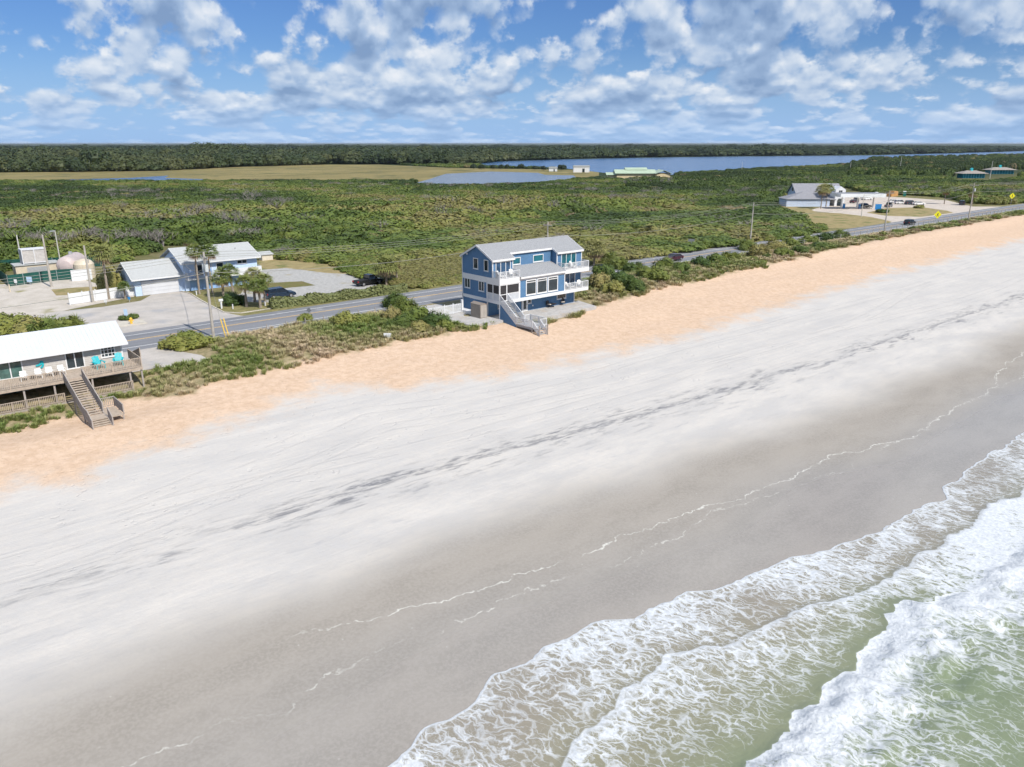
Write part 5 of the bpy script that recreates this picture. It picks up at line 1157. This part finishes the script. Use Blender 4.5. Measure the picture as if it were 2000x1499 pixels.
def pedestrian(mb, c, h):
    s_ = h * .22; mb.box(-.16 * s_, .16 * s_, -.05, -.031, c + .75 * s_, c + 1.05 * s_); mb.extr([(-.3 * s_, c - .1 * s_), (.25 * s_, c - .1 * s_), (.3 * s_, c + .7 * s_), (-.2 * s_, c + .7 * s_)], 'y', -.05, -.031)
    mb.extr([(-.3 * s_, c - .1 * s_), (0, c - .1 * s_), (-.4 * s_, c - 1.1 * s_), (-.65 * s_, c - 1.1 * s_)], 'y', -.049, -.032); mb.extr([(0, c - .1 * s_), (.25 * s_, c - .1 * s_), (.6 * s_, c - 1.1 * s_), (.35 * s_, c - 1.1 * s_)], 'y', -.048, -.033)
sign(1829, 436, 412, 1, 2.4, YEL, 'yellow diamond pedestrian sign at the near road edge', True, mark=pedestrian); sign(1974, 400, 377, 1, 2.4, YEL, 'yellow diamond pedestrian sign on the far road side at the right', True, mark=pedestrian)
sign(605, 627, 601, .75, .75, SBACK, 'diamond road sign seen from behind at the near road edge', True); sign(1349, 490, 467, 1.5, .6, SBACK, 'grey road sign on a post right of the blue house')
sign(757, 662, 651, .95, .8, SWHITE, 'small white framed board lying in the dune grass'); sign(248, 627, 604, .5, .9, PALEB, 'blue and white sign in the hydrant planting island'); sign(207, 595, 586, .45, .4, SWHITE, 'small white yard sign below the tall palm'); sign(253, 590, 580, .4, .45, SBLUE, 'small blue yard sign at the garage corner')
# hydrant
hx_, hy_ = at(257, 634); t = thing('fire_hydrant', 'yellow fire hydrant at the planting island', 'hydrant', (hx_, hy_, .01)); HY = pm('yellow_hydrant_paint', (.78, .46, .06), .45, .06, 3)
mb = MB(); mb.tube([(0, 0, 0), (0, 0, .08), (0, 0, .09), (0, 0, .7), (0, 0, .72), (0, 0, .86), (0, 0, .97)], [.26, .26, .17, .17, .22, .18, .05], 12); mb.build('barrel', HY, t)
for sx in (-1, 1): mb = MB(); mb.tube([(sx * .15, 0, .52), (sx * .32, 0, .52)], .09, 8); mb.build('outlet', HY, t)
ki = MB(); ki.extr([(hx_ - 2.6, hy_ - .7), (hx_ + 1.8, hy_ - .9), (hx_ + 2.0, hy_ + 2.2), (hx_ - 2.4, hy_ + 2.6)], 'z', .0, .11); tag(ki.build('planting_island', M_curb), 'kerbed planting island beside the driveway', kind='structure')
kp = pxpoly([(352, 569), (373, 575), (392, 587), (418, 601), (438, 611), (470, 612.5), (500, 608), (540, 602), (600, 594), (700, 580)]); mb = MB()
for a, b in zip(kp[:-1], kp[1:]): mb.beam((*a, .06), (*b, .06), .2, .12)
tag(mb.build('kerb', M_curb), 'pale kerb curving round the palm bed', kind='structure')
bd = sheet('planting_bed', [(x, y + .1) for x, y in pxpoly([(373, 576), (392, 588), (438, 610), (470, 612), (540, 601), (530, 592), (470, 590), (440, 580), (400, 572)])], .03, M_verge, 'planted bed under the roadside palms')
sheet('mulch_island', pxpoly([(482, 566), (530, 553), (590, 550), (616, 558), (560, 563), (500, 573)]), .03, mat_sheet('reddish_mulch', (.12, .14, .035), (.20, .15, .07), .7), 'planted island in the gravel lot')
# roadside fences
def postfence(pts, h, step, label, m, wire_rows=3, pr=.05, group=None):
    t = thing('wire_fence', label, 'fence', (*pts[0], float(terr(*pts[0]))), 0, group); bz = float(terr(*pts[0])); first = None; wm = MB()
    for a, b in zip(pts[:-1], pts[1:]):
        L = math.dist(a, b); k = max(1, int(L / step))
        for i in range(k + 1):
            x = a[0] + (b[0] - a[0]) * i / k; y = a[1] + (b[1] - a[1]) * i / k; z = float(terr(x, y)) - bz
            if first is None: q = MB(); q.tube([(0, 0, -.3), (0, 0, h)], pr, 6); first = q.build('post', m, t); o = first
            else: o = first.copy(); COL.objects.link(o)
            o.location = (x - pts[0][0], y - pts[0][1], z)
        for r_ in range(wire_rows): wm.beam((a[0] - pts[0][0], a[1] - pts[0][1], h * (.3 + .3 * r_)), (b[0] - pts[0][0], b[1] - pts[0][1], h * (.3 + .3 * r_)), .03)
    tag(wm.build('wires', GALV, t), kind='stuff')
postfence([(160, 96.9), (400, 96.9)], 1.45, 3.6, 'post and wire fence along the seaward road edge at the right', POLE, 3, .085)
postfence([(40.5, 96.9), (60, 97.1)], 1.0, 2.6, 'low post and wire fence on the dune at the road edge', WOODG, 2, .06)
# white vinyl fence
wf = [at(137, 596), at(262, 578)]; t = thing('vinyl_fence', 'white panel fence between sandy clearing and garage', 'fence', (*wf[0], 0), math.atan2(wf[1][1] - wf[0][1], wf[1][0] - wf[0][0])); L = math.dist(*wf)
n = 5
for i in range(n): mb = MB(); mb.box(L * i / n + .08, L * (i + 1) / n - .08, -.03, .03, .05, 1.75); mb.build('panel', W_vinyl, t)
for i in range(n + 1): mb = MB(); mb.box(L * i / n - .07, L * i / n + .07, -.07, .07, 0, 1.9); mb.build('post', W_vinyl, t)
# ---- utility yard
GF = pm('green_privacy_mesh', (.01, .075, .06), .8, .2, 1.5)
def meshfence(pts, h, label):
    t = thing('mesh_fence', label, 'fence', (*pts[0], 0)); ox, oy = pts[0]
    for a, b in zip(pts[:-1], pts[1:]):
        mb = MB(); mb.beam((a[0] - ox, a[1] - oy, h / 2), (b[0] - ox, b[1] - oy, h / 2), .04, h - .1); mb.build('mesh_panel', GF, t)
    mb = MB()
    for a in pts: mb.tube([(a[0] - ox, a[1] - oy, 0), (a[0] - ox, a[1] - oy, h + .1)], .05, 6)
    mb.build('post', GALV, t)
yb = at(0, 530); meshfence([(yb[0] - 14, yb[1] + 4), yb, at(105, 525), at(205, 520)], 2.2, 'long dark green mesh fence at the back of the utility yard')
meshfence([at(17, 560), at(48, 556), at(80, 552), at(113, 548), at(146, 546)], 2.0, 'dark green mesh fence at the front of the utility yard'); meshfence([at(17, 560), (yb[0] - 1.5, yb[1] - .5)], 2.0, 'dark green mesh fence closing the left end of the yard')
YS = at(62, 553); sign(59, 556.5, 541, .95, .9, PALEB, 'blue and white sign on the green yard fence'); sign(32, 559, 546, .5, .6, SWHITE, 'small white notice at the left of the green yard fence')
tk = at(150, 545); TANKM = pm('pinkish_tank_steel', (.50, .42, .40), .5, .12, 1.2); CREAM = pm('cream_steel', (.60, .52, .40), .5, .1, 1.5)
t = thing('storage_tank', 'large pinkish horizontal storage tank behind the green fence', 'tank', (tk[0] + .5, tk[1] + 4.5, 0), R(62))
prof = [(-4.0, .3), (-3.9, 1.0), (-3.6, 1.5), (-3.2, 1.72), (3.2, 1.72), (3.6, 1.5), (3.9, 1.0), (4.0, .3)]
mb = MB(); mb.tube([(a, 0, 2.3) for a, _ in prof], [b for _, b in prof], 24); mb.build('shell', TANKM, t, smooth=False); mb = MB(); mb.tube([(0, 0, 3.9), (0, 0, 4.5)], .35, 10); mb.build('hatch', GALV, t)
for a in (-2, 2): mb = MB(); mb.box(a - .2, a + .2, -1.2, 1.2, 0, 1.0); mb.build('saddle', CREAM, t)
t = thing('storage_tank', 'cream domed tank standing in front of the pinkish one', 'tank', (tk[0] + 1.6, tk[1] + .4, 0)); mb = MB(); mb.tube([(0, 0, 0), (0, 0, 2.6), (0, 0, 3.2), (0, 0, 3.5)], [1.75, 1.75, 1.3, .3], 24); mb.build('shell', CREAM, t); mb = MB(); mb.tube([(.6, -1.5, 2.6), (.6, -1.5, 4.1)], .05, 6); mb.build('pipe', GALV, t)
mb = MB(); wp_ = at(161, 548); mb.box(wp_[0] - 1.7, wp_[0] + 1.7, wp_[1] - .06, wp_[1] + .06, 0, 2.0); tag(mb.build('gate_panel', W_vinyl), 'white panel gate in front of the cream tank', 'gate')
ct = at(80, 546); t = thing('pump_house', 'cream equipment building with metal cooling unit on its roof', 'building', (ct[0], ct[1] + 3.5, 0)); mb = MB(); mb.box(-3.4, 3.6, -1.6, 1.6, 0, 2.5); mb.build('wall', CREAM, t); mb = MB(); mb.box(-3.6, 3.8, -1.8, 1.8, 2.5, 2.68); mb.build('roof', LROOF, t)
mb = MB(); mb.box(-1.6, 1.6, -1.66, -1.6, .1, 2.1); mb.build('door', GALV, t)
mb = MB(); mb.box(-1.9, 1.9, -1.3, 1.3, 2.85, 5.2); cu = mb.build('cooling_unit', pm('louvred_grey_steel', (.50, .47, .44), .6, .1, 2, lap=.25), t)
mb = MB()
for x in (-1.95, 0, 1.95):
    for y in (-1.35, 1.35): mb.box(x - .07, x + .07, y - .07, y + .07, 2.68, 5.3)
mb.box(-2.0, 2.0, -1.4, 1.4, 5.2, 5.34); mb.box(-2.0, 2.0, -1.4, -1.3, 2.8, 2.95); mb.build('frame', pm('pale_steel_frame', (.66, .66, .67), .5, .05, 2), cu)
def lpole(u, vb, vt, label, lamp=True, r=.1, m=None):
    x, y = at(u, vb); d = ray(u, vt); h = HCAM + d[2] * (math.hypot(x, y) / math.hypot(d[0], d[1])); t = thing('light_pole', label, 'pole', (x, y, 0)); mb = MB(); mb.tube([(0, 0, 0), (0, 0, h)], [r * 1.3, r * .8], 8); mb.build('pole', m or CONC_P, t)
    if lamp: mb = MB(); mb.box(-.9, .05, -.12, .12, h - .05, h + .1); mb.build('lamp_head', GALV, t)
lpole(47, 537, 459, 'leftmost thin pole in the utility yard', False, .13); lpole(101, 561, 458, 'wooden pole in front of the equipment building', False, .16, POLE); lpole(121, 530, 451, 'tall steel light pole beside the pinkish tank'); lpole(182, 591, 479, 'wooden pole at the white panel fence', False, .16, POLE)
sp_ = sheet('sand_patch', pxpoly([(100, 566), (150, 562), (200, 560), (205, 572), (150, 576), (110, 578)]), .016, M_dry, 'dry grass patch in the sandy clearing'); mb = MB(); bo = at(20, 571); mb.tube([(bo[0], bo[1], 0), (bo[0], bo[1], 1.3)], .12, 8); tag(mb.build('bollard', CREAM), 'cream bollard at the left end of the green fence', 'bollard')

# ================================================================ vehicles
TYRE = pm('tyre_rubber', (.02, .02, .02), .85, .1, 4); RIM = pm('alloy_rim', (.45, .45, .46), .35, .08, 4, metal=.7); CGL = glass('car_glass', (.015, .02, .025), .05)
HEADL = pm('headlight_lens', (.7, .7, .68), .2, .04, 4); TAILL = pm('taillight_lens', (.45, .02, .02), .25, .05, 4)
def paint(n, c): return pm(n, c, .25, .03, 1.0, spec=.6)
def vehicle(x, y, rz, m, label, kind='suv', L=4.7, z=.03, group=None):
    t = thing('parked_car' if kind != 'pickup' else 'pickup_truck', label, 'pickup' if kind == 'pickup' else 'car', (x, y, z), rz, group); W = .93; k = L / 4.7
    low = [(-2.33, .42), (-2.36, .75), (-2.28, 1.0), (1.0, 1.02), (1.25, 1.0), (2.15, .88), (2.36, .68), (2.36, .36), (1.95, .3), (-1.95, .3)]
    mb = MB(); mb.extr([(a * k, b) for a, b in low], 'y', -W, W); body = mb.build('body', m, t, bevel=.06)
    if kind == 'pickup': cab = [(-.35, 1.0), (-.25, 1.75), (.55, 1.78), (1.25, 1.0)]
    elif kind == 'sedan': cab = [(-1.9, 1.0), (-1.2, 1.42), (.2, 1.45), (1.15, 1.0)]
    else: cab = [(-2.22, 1.0), (-1.95, 1.62), (.25, 1.68), (1.2, 1.0)]
    g = MB(); n = len(cab); vs = [(a * k, -W * .95 + (0 if b < 1.1 else .13), b) for a, b in cab] + [(a * k, W * .95 - (0 if b < 1.1 else .13), b) for a, b in cab]
    g.add(vs, [tuple(range(n)), tuple(range(n, 2 * n))[::-1]] + [(i, n + i, n + (i + 1) % n, (i + 1) % n) for i in range(n)]); g.build('windows', CGL, t)
    a0, a1 = cab[1], cab[2]; mb = MB(); mb.slab([(a0[0] * k - .05, -W * .84, a0[1] + .03), (a1[0] * k + .05, -W * .84, a1[1] + .03), (a1[0] * k + .05, W * .84, a1[1] + .03), (a0[0] * k - .05, W * .84, a0[1] + .03)], .07); mb.build('roof', m, t, bevel=.025)
    mb = MB()
    for s_ in (-1, 1):
        for (xa, za), (xb, zb) in ((cab[0], cab[1]), (cab[2], cab[3])): mb.beam((xa * k, s_ * W * .93, za), (xb * k, s_ * W * .82, zb), .07, .07)
        mx = (a0[0] + a1[0]) / 2 * k; mb.beam((mx, s_ * W * .94, 1.0), (mx, s_ * W * .83, a1[1]), .08, .06)
    mb.build('pillar', m, t)
    if kind == 'pickup': mb = MB(); mb.box(-2.22 * k, -.45 * k, -.75, .75, .99, 1.035); mb.build('bed_liner', pm('black_bed_liner', (.015, .015, .016), .8, .1, 3), t)
    for s_ in (-1, 1):
        for xx in (-1.45, 1.45):
            w = MB(); w.tube([(xx * k, s_ * (W - .2), .35), (xx * k, s_ * (W + .02), .35)], .35, 14); wh = w.build('wheel', TYRE, t); w = MB(); w.tube([(xx * k, s_ * (W + .0), .35), (xx * k, s_ * (W + .035), .35)], .21, 10); w.build('rim', RIM, wh)
        mb = MB(); mb.box(2.27 * k, 2.385 * k, s_ * .5, s_ * .85, .62, .78); mb.build('headlight', HEADL, t); mb = MB(); mb.box(-2.385 * k, -2.3 * k, s_ * .62, s_ * .88, .72, .98); mb.build('taillight', TAILL, t)
        mb = MB(); mb.box(.85 * k, 1.05 * k, s_ * (W + .01), s_ * (W + .18), .98, 1.1); mb.build('mirror', m, t)
    return t
BLK = paint('black_car_paint', (.012, .013, .015)); NAVY = paint('dark_blue_car_paint', (.015, .03, .055)); WHT = paint('white_car_paint', (.75, .75, .74)); GRY = paint('grey_car_paint', (.10, .11, .12)); MAR = paint('maroon_car_paint', (.06, .02, .03))
v_ = at(548, 582); vehicle(v_[0], v_[1], R(-4), NAVY, 'dark blue car parked behind the clipped hedge')
v_ = at(722, 557); vehicle(v_[0], v_[1] + .4, R(8), BLK, 'black pickup parked in the gravel lot beside the palms', 'pickup', 5.6)
v_ = at(1782, 440); vehicle(v_[0], 101.6, R(0), BLK, 'black car driving on the road near the gas station', z=.03)
v_ = at(1295, 507); vehicle(v_[0], 101.8, R(180), MAR, 'dark red car on the road half hidden by the roadside thicket', 'sedan', z=.03)
gl = 'cars in the gas station lot'
for u, v, rz, m, k, l in ((1689, 406, -30, BLK, 'suv', 'black car under the gas station canopy'), (1735, 405, 10, GRY, 'pickup', 'dark pickup right of the blue fuel price board'), (1746, 397, -35, WHT, 'sedan', 'white car at the left of the parked row'), (1758, 399, -35, WHT, 'suv', 'second white car in the parked row'), (1778, 400, -20, NAVY, 'suv', 'long dark van in the parked row'), (1794, 401, -35, WHT, 'sedan', 'white car at the right end of the parked row'), (1672, 393, 20, NAVY, 'suv', 'dark car behind the canopy posts'), (1692, 391, -30, WHT, 'suv', 'white car behind the gas station canopy'), (1879, 400, 15, GRY, 'suv', 'grey car alone at the far edge of the lot'), (1668, 397, 0, MAR, 'sedan', 'dark red car beside the station building')):
    v_ = at(u, v); vehicle(v_[0], v_[1], R(rz), m, l, k, 5.4 if k == 'pickup' else 4.8, group=gl, z=.02)

# ================================================================ gas station
gb = at(1590, 404); t = thing('gas_station', 'pale blue gas station building with grey roofs and white gabled front', 'building', (gb[0], gb[1], 0), R(-41))
PB = pm('pale_blue_wall', (.52, .60, .74), .7, .06, .5, lap=.4); GRF = pm('dark_grey_shingle', (.26, .26, .28), .9, .15, 1.5, .5, 4)
mb = MB(); mb.box(-11, 6, 0, 9, 0, 2.9); mb.build('garage_wing', PB, t)
mb = MB(); mb.add([(-11.6, -.6, 2.9), (6.4, -.6, 2.9), (6.4, 9.6, 2.9), (-11.6, 9.6, 2.9), (-3, 4.5, 5.6), (1.5, 4.5, 5.6)], [(0, 1, 5, 4), (1, 2, 5), (2, 3, 4, 5), (3, 0, 4), (3, 2, 1, 0)]); mb.build('hip_roof', GRF, t)
mb = MB(); mb.box(-4, 14, 9, 20, 0, 4.4); mb.extr([(9, 4.4), (20, 4.4), (14.5, 8.0)], 'x', -4, -3.8); mb.extr([(9, 4.4), (20, 4.4), (14.5, 8.0)], 'x', 13.8, 14); mb.build('main_wall', PB, t)
mb = MB(); mb.slab([(-4.6, 8.4, 4.1), (14.6, 8.4, 4.1), (14.6, 14.5, 8.2), (-4.6, 14.5, 8.2)], .2); mb.slab([(-4.6, 14.5, 8.2), (14.6, 14.5, 8.2), (14.6, 20.6, 4.1), (-4.6, 20.6, 4.1)], .2); mb.build('main_roof', GRF, t)
mb = MB(); mb.box(-4.05, -3.99, 13.6, 15.4, 5.2, 6.6); mb.build('attic_vent', GL_dark, t)
mb = MB(); mb.extr([(9, 0), (13, 0), (13, 6.3), (11, 7.6), (9, 6.3)], 'y', 3.0, 9.2); fr = mb.build('front_gable', pm('white_stucco', (.74, .75, .76), .8, .05, 1), t)
window(fr, '-y', 3.0, 10.2, 11.8, 4.4, 6.2, cols=2, fw=.15); mb = MB(); mb.extr([(10.1, 0), (11.9, 0), (11.9, 2.2), (11.5, 2.9), (10.5, 2.9), (10.1, 2.2)], 'y', 2.9, 3.0); mb.build('arched_door', GL_dark, fr)
mb = MB(); mb.slab([(4, 1.5, 2.7), (9, 1.5, 2.7), (9, 9, 3.6), (4, 9, 3.6)], .2); mb.build('porch_roof', GRF, t)
for x in (4.5, 6.6, 8.7): mb = MB(); mb.box(x - .12, x + .12, 1.8, 2.04, 0, 2.6); mb.build('porch_post', W_trim, t)
for x in (4.8, 6.8): window(t, '-y', 8.98, x, x + 1.5, .8, 2.2, fw=.15)
c0 = at(1634, 412); ca = at(1668, 408); t = thing('fuel_canopy', 'flat white canopy over the fuel pumps', 'canopy', (ca[0], ca[1], 0), R(-41))
mb = MB(); mb.box(-7.5, 9.5, -4.5, 4.5, 4.5, 5.8); mb.build('fascia', pm('white_canopy_fascia', (.74, .76, .77), .5, .05, .6), t); mb = MB(); mb.box(-7.2, 9.2, -4.2, 4.2, 5.8, 5.82); mb.build('roof_deck', pm('grey_canopy_deck', (.20, .21, .24), .8, .15, .6), t)
for x in (-5, 1, 7): mb = MB(); mb.box(x - .2, x + .2, -.2, .2, 0, 4.6); mb.build('column', W_trim, t)
for x, l in ((-4.0, 'left'), (2.0, 'right')): 
    c_, s_ = math.cos(R(-41)), math.sin(R(-41)); q = thing('fuel_pump', 'blue fuel pump under the canopy, %s one' % l, 'fuel pump', (ca[0] + x * c_, ca[1] + x * s_, 0), R(-41)); mb = MB(); mb.box(-.4, .4, -.3, .3, 0, 1.7); mb.build('cabinet', SBLUE, q); mb = MB(); mb.box(-.42, .42, -.31, .31, 1.7, 2.0); mb.build('head', W_trim, q)
sign(1714, 415, 399, 2.3, 2.0, SBLUE, 'blue fuel price board on white panel at the lot', name='price_board'); lpole(1682, 424, 378, 'thin white light pole beside the fuel canopy', True, .12)
for u, v, m, l in ((1711, 386, SBLUE, 'blue portable toilet at the back of the gas station lot'), (1766, 384, pm('green_toilet_plastic', (.02, .20, .16), .5, .08, 2), 'green portable toilet standing alone behind the parked row')):
    x, y = at(u, v); q = thing('portable_toilet', l, 'portable toilet', (x, y, 0), .4); mb = MB(); mb.box(-.6, .6, -.6, .6, 0, 2.1); mb.build('cabin', m, q, bevel=.05); mb = MB(); mb.extr([(-.65, 2.1), (.65, 2.1), (.3, 2.4), (-.3, 2.4)], 'y', -.65, .65); mb.build('roof', W_trim, q); mb = MB(); mb.box(-.4, .4, -.64, -.6, .1, 1.95); mb.build('door', m, q)
x, y = at(1742, 384); mb = MB(); mb.box(x - 3.5, x + 3.5, y - 1.2, y + 1.2, 0, 1.6); mb.box(x - 1, x + 3.0, y - 1.3, y + 1.3, 1.6, 2.4); tag(mb.build('lumber_stack', pm('orange_lumber', (.50, .27, .10), .8, .25, 1.5)), 'orange stack of lumber at the back of the lot', 'lumber')
shrub(1722, 416, 2.6, 1.4, 'low dark bush beside the blue fuel price board'); shrub(1795, 407, 2.4, 1.2, 'clipped bush on the gas station grass island'); shrub(1545, 392, 4.2, 3.0, 'round green bush left of the gas station garage')
# ================================================================ far buildings
def hiproof(mb, x0, x1, y0, y1, z, h, o=1.2):
    mb.add([(x0 - o, y0 - o, z), (x1 + o, y0 - o, z), (x1 + o, y1 + o, z), (x0 - o, y1 + o, z), (x0 + (y1 - y0) * .5, (y0 + y1) / 2, z + h), (x1 - (y1 - y0) * .5, (y0 + y1) / 2, z + h)], [(0, 1, 5, 4), (1, 2, 5), (2, 3, 4, 5), (3, 0, 4), (3, 2, 1, 0)])
PAVR = pm('brown_pavilion_roof', (.30, .27, .24), .9, .15, .5); PTEAL = pm('teal_pavilion_wall', (.01, .24, .33), .6, .1, .6)
for u, v, L, l in ((1895, 348, 15, 'nearer teal park pavilion with brown hip roof'), (1951, 340, 18, 'farther teal park pavilion with brown hip roof')):
    x, y = at(u, v); z = float(terr(x, y)); q = thing('pavilion', l, 'pavilion', (x, y, z), AZ - R(90)); mb = MB(); mb.box(-L / 2, L / 2, -4, 4, 0, 3.2); mb.build('lattice_wall', PTEAL, q)
    for i in range(9): mb = MB(); xx = -L / 2 + i * L / 8; mb.box(xx - .2, xx + .2, -4.25, -4.0, 0, 3.2); mb.build('column', pm('pale_teal_column', (.10, .45, .55), .6, .08, .6), q)
    mb = MB(); hiproof(mb, -L / 2, L / 2, -4, 4, 3.2, 2.0, 2.2); mb.build('roof', PAVR, q); mb = MB(); mb.box(-.7, .7, -.7, .7, 4.6, 6.2); cp = mb.build('cupola', pm('bright_teal_cupola', (.05, .55, .60), .6, .06, .6), q); mb = MB(); mb.extr([(-.9, 6.2), (.9, 6.2), (0, 7.0)], 'y', -.9, .9); mb.build('cap', cp.data.materials[0], cp)
x, y = at(1250, 350, -2); z = -2.6; q = thing('visitor_centre', 'sprawling building with pale green metal roofs and cream walls behind the scrub', 'building', (x, y, z), AZ - R(90)); q.scale = (.8, .8, .72); GRN = pm('pale_green_metal_roof', (.40, .49, .36), .5, .08, .3); CRM = pm('cream_wall', (.66, .53, .32), .8, .06, .5)
mb = MB(); mb.box(-22, 14, 0, 14, 0, 6.5); mb.box(14, 27, -8, 16, 0, 6.5); mb.box(-30, -22, 2, 10, 0, 5); mb.box(-12, 6, 6, 14, 6.5, 10); mb.build('wall', CRM, q)
def gro(x0, x1, y0, y1, z0, h, ax): 
    m_ = MB()
    if ax == 'x': m_.slab([(x0, y0, z0), (x1, y0, z0), (x1, (y0 + y1) / 2, z0 + h), (x0, (y0 + y1) / 2, z0 + h)], .3); m_.slab([(x0, (y0 + y1) / 2, z0 + h), (x1, (y0 + y1) / 2, z0 + h), (x1, y1, z0), (x0, y1, z0)], .3)
    else: m_.slab([(x0, y0, z0), ((x0 + x1) / 2, y0, z0 + h), ((x0 + x1) / 2, y1, z0 + h), (x0, y1, z0)], .3); m_.slab([((x0 + x1) / 2, y0, z0 + h), (x1, y0, z0), (x1, y1, z0), ((x0 + x1) / 2, y1, z0 + h)], .3)
    m_.build('roof', GRN, q)
gro(-24, 15, -1.5, 15, 6.6, 3.6, 'x'); gro(12.5, 28.5, -9.5, 17.5, 6.6, 3.4, 'y'); gro(-32, -20, 0, 12, 5.1, 2.2, 'x'); gro(-13.5, 7.5, 5, 15.5, 10.1, 2.0, 'x')
for u, v, w, hh, l in ((1135, 337, 15, 5, 'long white boathouse at the lagoon edge'), (1080, 335, 8, 3, 'small white hut on the spit before the lagoon')):
    x, y = at(u, v, -2.5); q = thing('boathouse', l, 'building', (x, y, -2.5), AZ - R(90)); mb = MB(); mb.box(-w / 2, w / 2, -3, 3, 0, hh); mb.build('wall', W_trim, q); mb = MB(); mb.extr([(-w / 2 - .5, hh), (w / 2 + .5, hh), (w / 2, hh + 1.2), (-w / 2, hh + 1.2)], 'y', -3.4, 3.4); mb.build('roof', LROOF, q); mb = MB(); mb.box(w * .05, w * .2, -3.08, -3, 0, hh * .7); mb.build('door', GL_dark, q)
for u, v, h, l in ((1757, 336, 14, 'tall thin mast above the woods right of the gas station'), (1449, 330, 9, 'thin pole standing in the far scrub left of the gas station'), (1660, 335, 9, 'thin pole in the far scrub above the gas station'), (1933, 350, 12, 'thin pole between the two teal pavilions')):
    x, y = at(u, v, 0); z = float(terr(x, y)); mb = MB(); mb.tube([(x, y, z), (x, y, z + h)], [.22, .14], 6); tag(mb.build('mast', CONC_P), l, 'mast')
# trees on the spit before the lagoon
for i, (u, v, s_) in enumerate(sorted(((963, 332, 3.5), (978, 331, 3.2), (990, 330, 3.0), (1018, 330, 3.6), (1045, 333, 3), (1062, 334, 3.2), (1100, 333, 4), (1095, 332, 3.5), (940, 332, 4), (925, 331, 4)))):
    x, y = at(u, v, -2.5); q = thing('shore_tree', 'small round tree on the spit before the lagoon, %s from the left' % ORD[i], 'tree', (x, y, -2.5), i, 'trees on the spit'); link('crown', canopy_meshes[i % 4], q, (0, 0, 1.2), (0, 0, 0), (s_, s_, s_ * 1.1)); mb = MB(); mb.tube([(0, 0, 0), (0, 0, 2.5)], [.25, .15], 6); mb.build('trunk', M_bark, q)
# ================================================================ haze
mb = MB(); mb.box(-31000, 41000, -3100, 41000, -10.6, 27.0)
hz_ = mb.build('haze', None); hm = bpy.data.materials.new('haze_air'); hm.use_nodes = True
for n_ in list(hm.node_tree.nodes):
    if n_.type == 'BSDF_PRINCIPLED': hm.node_tree.nodes.remove(n_)
vp = hm.node_tree.nodes.new('ShaderNodeVolumePrincipled'); vp.inputs['Color'].default_value = (.80, .89, 1.0, 1); vp.inputs['Density'].default_value = 3.0e-5; vp.inputs['Anisotropy'].default_value = .2
hm.node_tree.links.new(vp.outputs[0], [n_ for n_ in hm.node_tree.nodes if n_.type == 'OUTPUT_MATERIAL'][0].inputs['Volume'])
hz_.data.materials.append(hm); tag(hz_, 'thin blue air over the far woods and lagoon', 'haze', kind='stuff')
S.cycles.volume_bounces = 0
